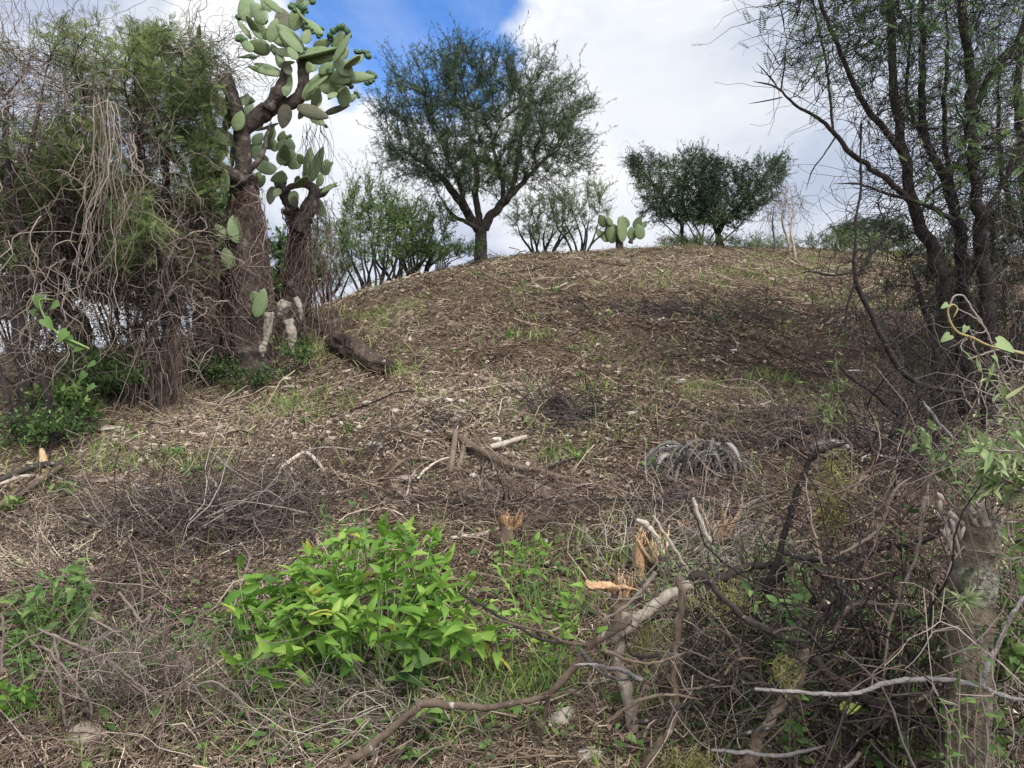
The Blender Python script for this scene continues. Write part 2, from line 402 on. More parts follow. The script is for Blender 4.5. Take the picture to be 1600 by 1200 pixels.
def skeleton(limbs, A, step, kill, r_tip, e=2.2, rmax=.05, **kw):
    """authored limbs + grown branches: returns chains [(pts, radii)], new nodes, tangents, radius"""
    N0 = np.concatenate([l[0] for l in limbs]); n0 = len(N0)
    R0 = np.concatenate([l[1] for l in limbs])
    pts, par = colonize(N0, A, step, kill, **kw)
    n = len(pts); ch = [[] for _ in range(n)]
    for i in range(n0, n): ch[par[i]].append(i)
    rad = np.zeros(n)
    for i in range(n-1, n0-1, -1):
        rad[i] = r_tip if not ch[i] else min(rmax, sum(rad[c]**e for c in ch[i])**(1/e))
    sm = pts.copy()
    for _ in range(2):
        for i in range(n0, n):
            if ch[i]:
                c = max(ch[i], key=lambda q: rad[q]); sm[i] = .5*sm[i]+.25*(sm[par[i]]+sm[c])
    pts = sm; chains = []
    starts = [(i, c) for i in range(n0) for c in ch[i]]
    while starts:
        a, c = starts.pop(); line = [pts[a], pts[c]]; rr = [min(rad[c], R0[a] if a < n0 else rad[a]), rad[c]]
        while ch[c]:
            k = sorted(ch[c], key=lambda q: -rad[q]); starts += [(c, q) for q in k[1:]]
            c = k[0]; line.append(pts[c]); rr.append(rad[c])
        chains.append((np.array(line), np.array(rr)))
    new = pts[n0:]; tg = unit(new-pts[np.array(par[n0:], int)]) if n > n0 else new
    return chains, new, tg, rad[n0:]
def tree(name, label, cat, limbs, A, step=.14, kill=.2, r_tip=.004, e=2.2, rmax=.05, bark='bark', twig='dark_twig', leaf='leaf', group=None,
         ntw=3, twl=(.15, .4), twr=.002, twk=4, twcurl=.25, twup=.15, spread=1.0, nlf=5, lfs=(.05, .1), tpls=None, lrnd=(.5, .2), S=9, thin=.02,
         clump=0, out=None, trunkname='trunk', base=None, rough=.05, skip_leaf=None, lup=0.0, gnarl=.18, shoots=None, **kw):
    base = limbs[0][0][0] if base is None else base
    root = thing(name, label, cat, base, group)
    chains, new, tg, rad = skeleton(limbs, A, step, kill, r_tip, e, rmax, **kw) if len(A) else ([], np.zeros((0, 3)), np.zeros((0, 3)), np.zeros(0))
    mb = MB()
    for p, r in limbs: mb.tubes(p+np.vstack([np.zeros((2, 3)), gnarl*r[2:, None]*rng.normal(size=(len(p)-2, 3))]), r, S, .5+.1*rng.normal(), cap=True, rough=rough)
    for p, r in chains: mb.tubes(p, r, 6 if r[0] > .012 else 4, .4+.15*rng.normal(), rough=.04)
    mb.build(trunkname, M[bark], root)
    src = new; sd = tg
    if len(new):
        s = rad < thin; src, sd = new[s], tg[s]
    if len(src) == 0: return root
    src = np.repeat(src, ntw, 0); sd = np.repeat(sd, ntw, 0)
    d = sd+spread*rng.normal(size=sd.shape)*.6+np.array([0, 0, twup])
    if out is not None: d = d+out[1]*unit(src-out[0])
    L = twl[0]+(twl[1]-twl[0])*rng.random(len(src))**1.5
    tw = walk(src, d, L, twk, twcurl, twup*.3)
    mb = MB(); mb.tubes(tw, np.linspace(twr, twr*.4, twk)[None]*(np.ones(len(tw))[:, None]), 3, .45+.2*rng.normal(size=len(tw)))
    mb.build('twigs', M[twig or bark], root)
    if shoots:                                       # long feathery shoots at the crown rim
        c0, ns, L0, L1, k0 = shoots; dist = np.linalg.norm((new-c0)/np.array(k0), axis=1); w = np.clip(dist-.55, 0, None)**1.5; w /= w.sum()
        i = rng.choice(len(new), ns, p=w); sh = walk(new[i], unit(new[i]-c0)+.35*rng.normal(size=(ns, 3))+np.array([0, 0, .35]), L0+(L1-L0)*rng.random(ns), 8, .16, .03)
        mb = MB(); mb.tubes(sh, twr*1.3*np.linspace(1, .4, 8)[None]*np.ones((ns, 1)), 3, .4+.2*rng.normal(size=ns)); mb.build('shoots', M[twig or bark], root)
        p, dd = on_poly(sh, 16, .1); mb = MB(); sprinkle(mb, tpls or PIN, p, dd*.6+.6*rng.normal(size=dd.shape), lfs[0]*.8+(lfs[1]-lfs[0])*.7*rng.random(len(p)), np.clip(lrnd[0]+.08+lrnd[1]*rng.normal(size=len(p)), 0, 1), tilt=.8)
        mb.build('shoot_leaves', M[leaf], root)
    if nlf:
        lt = tw
        if skip_leaf is not None: lt = tw[~skip_leaf(tw[:, -1])]
        p, dd = on_poly(lt, nlf)
        ld = dd*.5+rng.normal(size=dd.shape)*.8+np.array([0, 0, lup])
        R = lrnd[0]+lrnd[1]*rng.normal(size=len(p))
        if clump: R = R+clump*(vn(p[:, 0]*1.7+p[:, 1]*.6, p[:, 2]*1.9+p[:, 1]*.5)-.5)
        mb = MB(); sprinkle(mb, tpls or PIN, p, ld, lfs[0]+(lfs[1]-lfs[0])*rng.random(len(p)), np.clip(R, 0, 1), tilt=.8)
        mb.build('crown', M[leaf], root)
    return root
def fill(n, top, Y, bot, xr):
    """attractor points: below outline top(px), above bot(px), px in xr, depth in Y"""
    out = []
    tx = [t[0] for t in top]; ty = [t[1] for t in top]; bx = [t[0] for t in bot]; by = [t[1] for t in bot]
    while len(out) < n:
        px = random.uniform(*xr); a = np.interp(px, tx, ty); b = np.interp(px, bx, by)
        if b <= a: continue
        out.append(P(px, random.uniform(a, b), random.uniform(*Y)))
    return np.array(out)
# ================================================================== WORLD, SUN, CAMERA
def world():
    w = bpy.data.worlds.new('World'); SC.world = w; w.use_nodes = True
    nt = w.node_tree; nt.nodes.clear(); N = nt.nodes.new; L = nt.links.new
    out = N('ShaderNodeOutputWorld'); bg = N('ShaderNodeBackground'); bg.inputs[1].default_value = .1
    sky = N('ShaderNodeTexSky'); sky.sky_type = 'NISHITA'; sky.sun_disc = False
    sky.sun_elevation = SUN_EL; sky.sun_rotation = SUN_ROT; sky.ozone_density = 3.0; sky.air_density = 1.0; sky.dust_density = .3
    tc = N('ShaderNodeTexCoord'); mp = N('ShaderNodeMapping'); mp.inputs['Scale'].default_value = (1, 1, 1.5); mp.inputs['Location'].default_value = (.35, .2, .1)
    L(tc.outputs['Generated'], mp.inputs[0])
    n1 = N('ShaderNodeTexNoise'); n1.inputs['Scale'].default_value = 3.2; n1.inputs['Detail'].default_value = 9; n1.inputs['Roughness'].default_value = .55; n1.inputs['Distortion'].default_value = .3
    L(mp.outputs[0], n1.inputs[0])
    def dirmask(px, py, lo, hi, amt):
        d = unit(P(px, py, 10)-np.array([0, 0, CAMZ]))
        dp = N('ShaderNodeVectorMath'); dp.operation = 'DOT_PRODUCT'; L(tc.outputs['Generated'], dp.inputs[0]); dp.inputs[1].default_value = d
        # perturb the edge with the cloud noise
        ad = N('ShaderNodeMath'); ad.operation = 'MULTIPLY_ADD'; L(n1.outputs[0], ad.inputs[0]); ad.inputs[1].default_value = amt; L(dp.outputs['Value'], ad.inputs[2])
        mr = N('ShaderNodeMapRange'); mr.interpolation_type = 'SMOOTHSTEP'
        mr.inputs[1].default_value = math.cos(math.radians(hi))+amt*.5; mr.inputs[2].default_value = math.cos(math.radians(lo))+amt*.5
        L(ad.outputs[0], mr.inputs[0]); return mr.outputs[0]
    hole = dirmask(655, 0, 5.6, 9.0, -.06)
    glow = dirmask(960, 215, 2, 14, .05)
    glow2 = dirmask(590, 250, 1, 9, .04)
    grey = dirmask(1290, 250, 3, 20, .08)
    n2 = N('ShaderNodeTexNoise'); n2.inputs['Scale'].default_value = 3.4; n2.inputs['Distortion'].default_value = .5; n2.inputs['Detail'].default_value = 7; n2.inputs['Roughness'].default_value = .6
    mp2 = N('ShaderNodeMapping'); mp2.inputs['Location'].default_value = (2.3, .9, 4.1); mp2.inputs['Scale'].default_value = (1, 1, 1.8); L(tc.outputs['Generated'], mp2.inputs[0]); L(mp2.outputs[0], n2.inputs[0])
    r = ramp(N, [(.30, (.40, .46, .62)), (.43, (.52, .58, .73)), (.52, (.70, .75, .84)), (.62, (.96, .97, .99))]); L(n2.outputs[0], r.inputs[0])
    def mixc(fac, a, col, amt=1.0):
        mx = N('ShaderNodeMix'); mx.data_type = 'RGBA'
        if amt != 1:
            ml = N('ShaderNodeMath'); ml.operation = 'MULTIPLY'; ml.inputs[1].default_value = amt; L(fac, ml.inputs[0]); fac = ml.outputs[0]
        L(fac, mx.inputs[0]); L(a, mx.inputs[6])
        if isinstance(col, tuple): mx.inputs[7].default_value = (*col, 1)
        else: L(col, mx.inputs[7])
        return mx.outputs[2]
    c = mixc(grey, r.outputs[0], (.50, .57, .69), .45)
    c = mixc(glow, c, (.98, .99, 1.0), .6)
    c = mixc(glow2, c, (.95, .97, 1.0), .7)
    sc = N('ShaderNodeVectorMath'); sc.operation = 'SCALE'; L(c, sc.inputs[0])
    # unseen overcast behind the camera, toward the sun, brightened to add ambient light
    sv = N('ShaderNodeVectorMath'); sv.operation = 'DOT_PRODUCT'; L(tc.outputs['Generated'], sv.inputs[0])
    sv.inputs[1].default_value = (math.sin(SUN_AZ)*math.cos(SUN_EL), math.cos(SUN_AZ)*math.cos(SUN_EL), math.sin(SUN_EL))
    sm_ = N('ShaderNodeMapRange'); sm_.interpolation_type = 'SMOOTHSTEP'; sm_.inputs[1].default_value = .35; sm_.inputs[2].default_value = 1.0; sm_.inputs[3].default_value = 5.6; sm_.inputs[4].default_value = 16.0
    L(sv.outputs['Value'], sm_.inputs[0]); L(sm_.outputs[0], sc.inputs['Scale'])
    # thin cloud veil over the blue
    r4 = ramp(N, [(.5, (0, 0, 0)), (.8, (.3, .3, .3))]); L(n2.outputs[0], r4.inputs[0])
    tint = N('ShaderNodeMix'); tint.data_type = 'RGBA'; tint.blend_type = 'MULTIPLY'; tint.inputs[0].default_value = 1; L(sky.outputs[0], tint.inputs[6]); tint.inputs[7].default_value = SKY_TINT
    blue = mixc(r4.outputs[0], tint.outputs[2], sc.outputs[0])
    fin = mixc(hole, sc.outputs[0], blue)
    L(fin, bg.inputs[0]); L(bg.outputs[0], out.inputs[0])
SUN_EL = math.radians(50); SUN_AZ = math.radians(152)      # azimuth clockwise from +Y (view direction)
SUN_ROT = SUN_AZ; SKY_TINT = (.40, .72, 1.1, 1)
world()
sl = bpy.data.lights.new('sun', 'SUN'); sl.energy = 1.5; sl.angle = math.radians(12); sl.color = (1, .95, .87)
so = bpy.data.objects.new('sun', sl); COL.objects.link(so)
sd = Vector((math.sin(SUN_AZ)*math.cos(SUN_EL), math.cos(SUN_AZ)*math.cos(SUN_EL), math.sin(SUN_EL)))
so.rotation_euler = (-sd).to_track_quat('-Z', 'Y').to_euler(); so.location = sd*30
cam = bpy.data.cameras.new('camera'); co = bpy.data.objects.new('camera', cam); COL.objects.link(co); SC.camera = co
cam.sensor_width = 36; cam.lens = FPX/1600*36; cam.clip_start = .05; cam.clip_end = 3000
co.location = (0, 0, CAMZ); co.rotation_euler = (math.pi/2-PITCH, 0, 0)
SC.view_settings.view_transform = 'Standard'; SC.view_settings.look = 'None'; SC.view_settings.gamma = 1; SC.view_settings.exposure = .98
# ================================================================== GROUND
def spacing(lo, hi, fine, f0, f1, grow):
    v = list(np.arange(f0, f1, fine)); s = fine
    while v[-1] < hi: s *= grow; v.append(v[-1]+s)
    s = fine
    while v[0] > lo: s *= grow; v.insert(0, v[0]-s)
    return np.array(v)
gx = spacing(-600, 600, .1, -13, 15, 1.25); gy = spacing(-300, 1200, .08, 1.5, 24, 1.22)
XX, YY = np.meshgrid(gx, gy, indexing='ij'); ZZ = H(XX, YY)
fine = (YY > 1) & (YY < 26)
ZZ = ZZ+np.where(fine, .05*(fbm(XX*4, YY*4, 3)-.44)+.03*(fbm(XX*11, YY*11, 2)-.37), 0)
ix = np.arange(XX.size).reshape(XX.shape)
mb = MB(); mb.add(np.stack([XX, YY, ZZ], -1).reshape(-1, 3), np.stack([ix[:-1, :-1], ix[1:, :-1], ix[1:, 1:], ix[:-1, 1:]], -1).reshape(-1, 4))
tag(mb.build('ground', M['soil']), kind='structure')
def scatter(n, y0=2.2, y1=26, apow=1.0, margin=.85, xr=None):
    """points over the visible wedge, density falling with distance"""
    a = (rng.random(n)*2-1)*margin if xr is None else xr[0]+(xr[1]-xr[0])*rng.random(n)
    t = rng.random(n); y = y0*(y1/y0)**(t**apow)
    x = a*y
    return x, y
def pxmask(x, y, spots):
    """0..1 weight from ground spots (px,py,rx,ry) given in photo pixels"""
    z = H(x, y); dz = z-CAMZ; yc = y*CPI-dz*SPI; zc = y*SPI+dz*CPI
    px = 800+FPX*x/yc; py = 600-FPX*zc/yc
    w = np.zeros(len(x))
    for (a, b, rx, ry) in spots: w = np.maximum(w, np.exp(-(((px-a)/rx)**2+((py-b)/ry)**2)))
    return w, px, py
# --- dry straw litter
def straw(n, y0, y1, L, r, lift, K=3, sel=None, tone=0.0, name='dry_straw', curl=.28, m='straw', dirflow=True):
    x, y = scatter(n, y0, y1)
    if sel is not None:
        s = sel(x, y); x, y = x[s], y[s]
    n = len(x)
    ang = (vn(x*.8, y*.8)*6.3+rng.normal(size=n)*.9) if dirflow else rng.random(n)*6.3
    d = np.stack([np.cos(ang), np.sin(ang)*.8, .10*rng.normal(size=n)], 1)
    LL = L*(.35+1.1*rng.random(n)**1.5)*np.clip(.5+y/12, .7, 1.6)
    pts = walk(np.stack([x, y, np.zeros(n)], 1), d, LL, K, curl)
    pts -= .5*(pts[:, -1:]-pts[:, :1])
    bump = lift*rng.random(n)[:, None]*(.3+rng.random((n, K)))
    zrel = pts[..., 2]-pts[..., 2].mean(1, keepdims=True)
    pts[..., 2] = H(pts[..., 0], pts[..., 1])+bump+np.maximum(zrel, -.01)
    rr = r*(.6+.8*rng.random(n))*np.clip(.45+y/11, .65, 2.0)
    w, px, py = pxmask(x, y, [(950, 500, 420, 60), (1300, 560, 260, 60), (1150, 720, 300, 60), (700, 420, 300, 35), (900, 850, 200, 60)])
    lt, _, _ = pxmask(x, y, [(60, 900, 170, 70), (330, 690, 300, 50), (720, 640, 300, 60), (250, 620, 120, 30), (900, 420, 300, 25)])
    big = fbm(x*.7+40, y*.7, 3)
    R = .55+tone+.55*(big-.44)-.16*w+.12*lt+.25*rng.normal(size=n)
    mb.tubes(pts, rr[:, None]*np.linspace(1, .45, K)[None], 3, np.clip(R, .02, 1))
mb = MB()
straw(210000, 2.6, 26, .105, .0022, .04)
straw(16000, 2.6, 26, .22, .0032, .04, K=4, tone=-.14)
straw(15000, 2.6, 24, .08, .005, .04, K=3, tone=.1, dirflow=False)
straw(7000, 2.6, 24, .5, .005, .07, K=5, tone=-.12, curl=.2)
tag(mb.build('dry_straw', M['straw']), 'brown and tan litter of cut dry straw and stems covering the hillside', 'straw', kind='stuff')
# --- chips, dead leaves
mb = MB(); x, y = scatter(95000, 2.6, 25); z = H(x, y)
w, px, py = pxmask(x, y, [(800, 640, 330, 70), (500, 700, 260, 60), (560, 450, 90, 30), (1050, 650, 200, 50)])
keep = rng.random(len(x)) < .5+.5*w; x, y, z = x[keep], y[keep], z[keep]; n = len(x)
d = rng.normal(size=(n, 3))*np.array([1, 1, .35])
sprinkle(mb, [t_ovate(2, .55, .6, .5), t_ovate(2, .35, -.5, -.4), t_ovate(2, .8, .4, .2)], np.stack([x, y, z+.012+.025*rng.random(n)], 1), d, (.018+.05*rng.random(n)**2)*np.clip(.5+y/12, .7, 1.5),
         np.clip(.45+.2*rng.normal(size=n)+.4*(fbm(x, y, 2)-.37), 0, 1), tilt=.6)
tag(mb.build('leaf_litter', M['chip'], smooth=False), 'brown dead leaves and bark chips scattered over the slope', 'leaf litter', kind='stuff')
# --- pebbles
def rock(seed, sub=2, flat=.65):
    import bmesh
    r = np.random.default_rng(seed); bm = bmesh.new(); bmesh.ops.create_icosphere(bm, subdivisions=sub, radius=.5)
    V = np.array([v.co[:] for v in bm.verts]); T = np.array([[v.index for v in f.verts] for f in bm.faces]); bm.free()
    for _ in range(9):
        nrm = unit(r.normal(size=3)); h = .28+.16*r.random(); dd = V@nrm; V = V-np.maximum(dd-h, 0)[:, None]*nrm
    V *= np.array([1, .65+.3*r.random(), flat*(.7+.5*r.random())])
    V += .02*r.normal(size=V.shape)
    return V, np.zeros((0, 4), int), T
RK = [rock(i, 2) for i in range(8)]; RKS = [rock(20+i, 1) for i in range(5)]
mb = MB(); x, y = scatter(26000, 2.8, 24); z = H(x, y)
w, px, py = pxmask(x, y, [(760, 640, 200, 45), (520, 690, 280, 60), (560, 450, 90, 30), (250, 700, 200, 45), (820, 700, 120, 40), (1000, 660, 150, 40)])
keep = rng.random(len(x)) < .06+1.0*w**1.2; x, y, z = x[keep], y[keep], z[keep]; n = len(x)
sprinkle(mb, RKS, np.stack([x, y, z+.012], 1), rng.normal(size=(n, 3))*np.array([1, 1, .3]), (.014+.06*rng.random(n)**2.5)*np.clip(.5+y/10, .8, 1.6), np.clip(.5+.25*rng.normal(size=n), 0, 1))
tag(mb.build('gravel', M['stone'], smooth=False), 'small pale gravel showing through the litter on the slope', 'gravel', kind='stuff')
# --- grass
GS = [(1150, 615, 70, 14, 1.), (1200, 600, 40, 10, .8), (560, 497, 45, 12, .8), (520, 640, 45, 22, .5), (620, 480, 30, 8, .5), (1110, 442, 90, 10, .5), (1200, 428, 120, 8, .4), (980, 440, 80, 12, .25),
      (430, 640, 60, 14, .6), (330, 610, 70, 18, .5), (90, 690, 100, 18, .5), (320, 580, 70, 16, .6), (820, 460, 40, 8, .4), (690, 625, 20, 8, .7), (610, 585, 40, 8, .7), (840, 530, 30, 8, .5), (800, 530, 40, 8, .3), (910, 610, 30, 8, .5),
      (860, 720, 25, 10, .5), (900, 715, 20, 10, .5), (780, 1060, 90, 50, .9), (820, 950, 90, 40, .4), (640, 1100, 120, 60, .6), (430, 1080, 120, 60, .35), (1350, 470, 70, 20, .4), (1400, 410, 130, 14, .6), (1250, 405, 140, 9, .7), (1330, 418, 150, 10, 1.), (1120, 442, 100, 9, .8), (1210, 430, 120, 8, .7), (1100, 392, 120, 6, .35), (480, 545, 60, 20, .6),
      (700, 830, 60, 30, .25), (200, 720, 150, 30, .2), (60, 960, 80, 60, .35), (130, 1100, 100, 60, .25), (330, 730, 60, 20, .35), (1180, 500, 120, 20, .12), (730, 400, 100, 8, .5), (960, 860, 80, 30, .5), (1440, 560, 40, 30, .5), (850, 900, 60, 40, .5), (1130, 780, 60, 20, .3), (580, 410, 80, 8, .5)]
mb = MB(); x, y = scatter(240000, 2.6, 28)
W = np.zeros(len(x)); cl = np.clip((fbm(x*2.6, y*2.6, 3)-.42)*7, 0, 1)
for a, b, rx, ry, am in GS: W = np.maximum(W, am*pxmask(x, y, [(a, b, rx, ry)])[0])
keep = rng.random(len(x)) < 1.8*W*np.clip(cl+.08, 0, 1)*np.clip(1.25-y/40, .5, 1)+.012+.09*(fbm(x*1.3+9, y*1.3, 3) > .52); x, y = x[keep], y[keep]; n = len(x)
d = np.stack([rng.normal(size=n)*.5, rng.normal(size=n)*.5, np.ones(n)], 1)
pos = np.stack([x, y, H(x, y)+.005], 1)
sprinkle(mb, [t_blade(3, .05, .3), t_blade(3, .04, .8), t_blade(3, .06, 1.2)], pos, d, (.07+.13*rng.random(n))*np.clip(.6+y/15, .7, 1.35), np.clip(.5+.22*rng.normal(size=n), 0, 1), up=rng.normal(size=(n, 3)))
tag(mb.build('grass', M['grass']), 'fresh green grass blades sprouting in patches through the litter', 'grass', kind='stuff')
# ================================================================== OPUNTIA
def pad_mesh(asp, mat, seed):
    r = np.random.default_rng(seed); K, S = 13, 14
    x = np.linspace(0, 1, K); hw = .5*asp*np.sin(math.pi*np.clip(x**.82*.97+.03, 0, 1))**.62; hw[0] = .06; hw[-1] = .02
    th = .5*.11*np.sin(math.pi*np.clip(x*.95+.04, 0, 1))**.5; th[-1] = .01
    bend = .06*r.normal(); V = []
    for i in range(K):
        for j in range(S):
            a = 2*math.pi*j/S
            V.append((x[i], hw[i]*math.cos(a), th[i]*math.sin(a)+bend*(x[i]**2)+.1*bend*math.cos(a)*x[i]))
    idx = np.arange(K*S).reshape(K, S)
    Q = np.stack([idx[:-1], np.roll(idx[:-1], -1, 1), np.roll(idx[1:], -1, 1), idx[1:]], -1).reshape(-1, 4)
    m = MB(); m.add(V, Q, [(S*(K-1), S*(K-1)+1+j, S*(K-1)+2+j) for j in range(S-2)], .35+.3*r.random())
    return m.mesh('pad', mat)
PADM = {(a, k, q): pad_mesh(a, M['pad'] if q == 0 else M['pad_brown'], int(a*100)+7*k) for a in (.36, .5, .66) for k in range(3) for q in (0, 1)}
def fruit_mesh():
    m = MB(); K, S = 6, 8; x = np.linspace(0, 1, K); r = np.array([.2, .33, .4, .4, .3, .05])
    m.tubes(np.stack([x*.99, 0*x, 0*x], 1), r, S, .5); return m.mesh('fruit', M['fruit'])
FRM = fruit_mesh()
def put_pad(root, base, tip, w, Y, brown=0, fruits=0, depth=0.0, base_w=None, face=None):
    """a pad between two photo pixels at distance Y"""
    base = np.array(base, float); tip = np.array(tip, float); c_ = (base+tip)/2; tip = base+(tip-base)*1.1; w = w*1.15
    a = P(base[0], base[1], Y); b = P(tip[0], tip[1], Y+depth)
    if base_w is not None: a = base_w
    d = b-a; L = np.linalg.norm(d); d = d/L
    ratio = w*Y/FPX/L
    asp = min((.36, .5, .66), key=lambda q: abs(q-max(ratio, .34)))
    ang = math.acos(min(1, ratio/asp))*random.choice((-1, 1))
    view = np.array([0, -1., 0])+.25*rng.normal(size=3)+np.array([.1, 0, .25])
    z = unit(view-(view@d)*d); y = np.cross(z, d)
    z2 = z*math.cos(ang)+y*math.sin(ang); y2 = np.cross(z2, d)
    Mw = np.eye(4); Mw[:3, 0] = d*L; Mw[:3, 1] = y2*L; Mw[:3, 2] = z2*L; Mw[:3, 3] = a
    lo = Mw.copy(); lo[:3, 3] -= ORG[root.name]
    o = link('cactus_pad', PADM[(asp, random.randrange(3), brown)], root, Matrix(lo.tolist()))
    for i in range(fruits):
        t = (i-(fruits-1)/2)*.36+.08*rng.normal(); c, s = math.cos(t), math.sin(t)
        # rim position of the pad outline in pad space
        px = .62+.36*c; py = asp*.47*s
        dr = unit(np.array([c+.1, s*.8, .25*rng.normal()]))
        F = frames(dr[None], scale=.26*(.8+.4*rng.random())*min(1.3, .3/L) if L > .2 else .26)[0]
        Mf = np.eye(4); Mf[:3, :3] = F; Mf[:3, 3] = (px, py, 0)
        link('fruit', FRM, o, Matrix(Mf.tolist()))
    return o
def cc(x, y): return (300+x/3.4275, y/3.4275)       # from zoomed notes to photo pixels
def cactus(name, label, limbs, pads, Y, group='prickly pear cacti', extra=None, bark='cactus_bark'):
    root = thing(name, label, 'cactus', limbs[0][0][0], group)
    for i, (p, r) in enumerate(limbs):
        m = MB()
        rr = r*(1+.04*np.sin(np.arange(len(r))*1.1+i)+.06*rng.normal(size=len(r)))
        m.tubes(p, rr, 22, .45+.1*rng.random(), cap=True, rough=.07); m.build('trunk' if i == 0 else 'branch', M[bark], root)
    for q in pads:
        bx, by, tx, ty, w = q[:5]; br = q[5] if len(q) > 5 else 0; fr = q[6] if len(q) > 6 else 0
        put_pad(root, cc(bx, by), cc(tx, ty), w/3.4275, Y+.25*rng.normal(), br, fr, .12*rng.normal())
    return root
def trunk_limb(spec, Y, n=6, sink=.12, jit=0, k=1.0):
    """authored limb whose first point is sunk into the ground"""
    p, r = limb(spec, Y, n, jit, k)
    g = H(p[0, 0], p[0, 1])-sink
    p = np.vstack([[p[0, 0], p[0, 1], min(g, p[0, 2]-.02)], p]); r = np.concatenate([[r[0]*1.2], r])
    return p, r
Y1 = 9.0
main = [trunk_limb([(398, 592, 66), (392, 540, 60), (390, 480, 56), (388, 400, 46), (384, 320, 35), (381, 270, 29), (380, 230, 27), (374, 195, 23), (362, 150, 21), (349, 120, 23)], Y1),
        limb([(378, 208, 20), (395, 190, 25), (412, 176, 27), (440, 165, 19), (462, 158, 22), (473, 140, 19), (474, 110, 17), (470, 82, 16)], Y1),
        limb([(418, 172, 22), (432, 150, 24), (443, 130, 20), (446, 108, 13)], Y1-.1),
        limb([(383, 285, 22), (355, 268, 24), (330, 258, 22), (312, 240, 18), (300, 222, 14)], Y1-.2),
        limb([(388, 270, 8), (408, 245, 8), (418, 210, 6), (424, 190, 4)], Y1-.2)]
pads1 = [(300, 110, 280, -25, 95), (400, 120, 325, 30, 65), (420, 60, 375, -10, 45), (485, 65, 385, -5, 60), (310, 205, 258, 110, 45, 0, 2), (370, 212, 300, 105, 42), (402, 212, 335, 95, 36),
         (415, 225, 452, 108, 62), (422, 270, 305, 235, 80, 0, 3), (325, 275, 268, 215, 52, 0, 3), (362, 300, 250, 308, 36), (592, 292, 468, 145, 88), (450, 272, 572, 290, 60), (500, 165, 478, 55, 78, 1), (550, 165, 556, 50, 72, 0, 5),
         (560, 65, 622, 8, 42, 0, 5), (585, 140, 668, 172, 72, 0, 4), (600, 298, 775, 296, 72), (480, 392, 342, 348, 66), (492, 362, 448, 280, 42), (640, 385, 640, 308, 78), (680, 392, 745, 340, 72),
         (780, 302, 802, 175, 82, 0, 7), (790, 312, 832, 258, 60), (852, 405, 765, 312, 82), (838, 352, 912, 288, 52, 0, 6), (828, 432, 945, 420, 62, 0, 7), (735, 400, 832, 432, 70), (615, 500, 722, 400, 46, 0, 3),
         (688, 482, 795, 440, 72), (812, 552, 810, 458, 76, 0, 7), (820, 540, 875, 512, 46, 0, 5), (662, 572, 664, 468, 72), (728, 520, 775, 500, 42), (708, 612, 832, 560, 44, 1), (634, 622, 704, 664, 52, 0, 1),
         (566, 572, 718, 628, 50, 1), (600, 580, 575, 634, 36, 1), (505, 560, 488, 678, 72, 1), (462, 660, 362, 698, 28, 1), (498, 515, 522, 395, 42), (650, 255, 742, 222, 42, 0, 6), (600, 232, 625, 165, 50, 0, 5), (462, 300, 425, 240, 40), (520, 400, 500, 330, 45, 1), (560, 320, 520, 260, 60),
         (690, 340, 610, 260, 50), (560, 120, 600, 60, 40, 0, 5), (505, 250, 430, 190, 55), (620, 120, 560, 60, 50, 0, 3), (470, 350, 540, 330, 40)]
pads1 = pads1+[(a+16*rng.normal(), b+16*rng.normal(), c+24*rng.normal(), d+22*rng.normal(), w*.8) for (a, b, c, d, w) in [q[:5] for q in pads1[5:34]] if rng.random() < .75]
CAC1 = cactus('prickly_pear_cactus', 'tall tree-like prickly pear with thick forked trunk, fruit-edged pads standing above the thicket', main, pads1, Y1)
put_pad(CAC1, (400, 495), (412, 455), 18, Y1-.32); put_pad(CAC1, (350, 305), (352, 268), 22, Y1-.3)
for q in ((370, 380, 366, 340, 22), (352, 372, 338, 352, 18), (360, 420, 352, 390, 20), (395, 455, 402, 478, 14)): put_pad(CAC1, q[:2], q[2:4], q[4], Y1-.22)
Y2 = 9.7
sec = [trunk_limb([(448, 572, 54), (455, 520, 46), (462, 460, 38), (466, 400, 30), (466, 358, 26), (455, 325, 20), (446, 305, 20), (436, 292, 16)], Y2),
       limb([(466, 362, 26), (482, 328, 22), (492, 300, 17), (478, 288, 11), (455, 292, 9), (440, 302, 7)], Y2-.1),
       limb([(490, 305, 15), (505, 300, 12), (518, 288, 8)], Y2)]
pads2 = [(290, 625, 296, 560, 52), (330, 775, 372, 715, 72), (425, 800, 400, 735, 92), (480, 885, 492, 785, 64), (445, 915, 388, 868, 72), (545, 810, 518, 745, 44, 0, 3), (620, 965, 632, 805, 58), (688, 925, 748, 868, 62), (505, 935, 425, 962, 62),
         (462, 1005, 482, 925, 72), (565, 905, 540, 850, 62), (590, 880, 570, 830, 50), (640, 1000, 600, 930, 56), (340, 840, 330, 770, 70), (370, 930, 345, 990, 60, 0), (430, 1000, 420, 1090, 50, 1), (470, 1010, 440, 1050, 60), (690, 1030, 775, 985, 34), (560, 1000, 575, 945, 56), (395, 760, 440, 700, 60), (470, 770, 490, 705, 46),
         (540, 1050, 560, 1110, 60, 1), (610, 905, 655, 880, 40), (520, 860, 470, 830, 50), (350, 1010, 380, 940, 60), (680, 1000, 690, 930, 40), (410, 870, 350, 830, 60), (650, 1060, 700, 1150, 60, 0), (560, 880, 530, 800, 40, 0, 2)]
pads2 = pads2+[(a+14*rng.normal(), b+14*rng.normal(), c+26*rng.normal(), d+20*rng.normal(), w*(.75+.3*random.random())) for (a, b, c, d, w) in [q[:5] for q in pads2[:24]] if rng.random() < .8]
CAC2 = cactus('prickly_pear_cactus', 'shorter prickly pear with a Y-shaped trunk, right behind the tall tree-like one', sec, pads2, Y2)
Y3 = 9.3
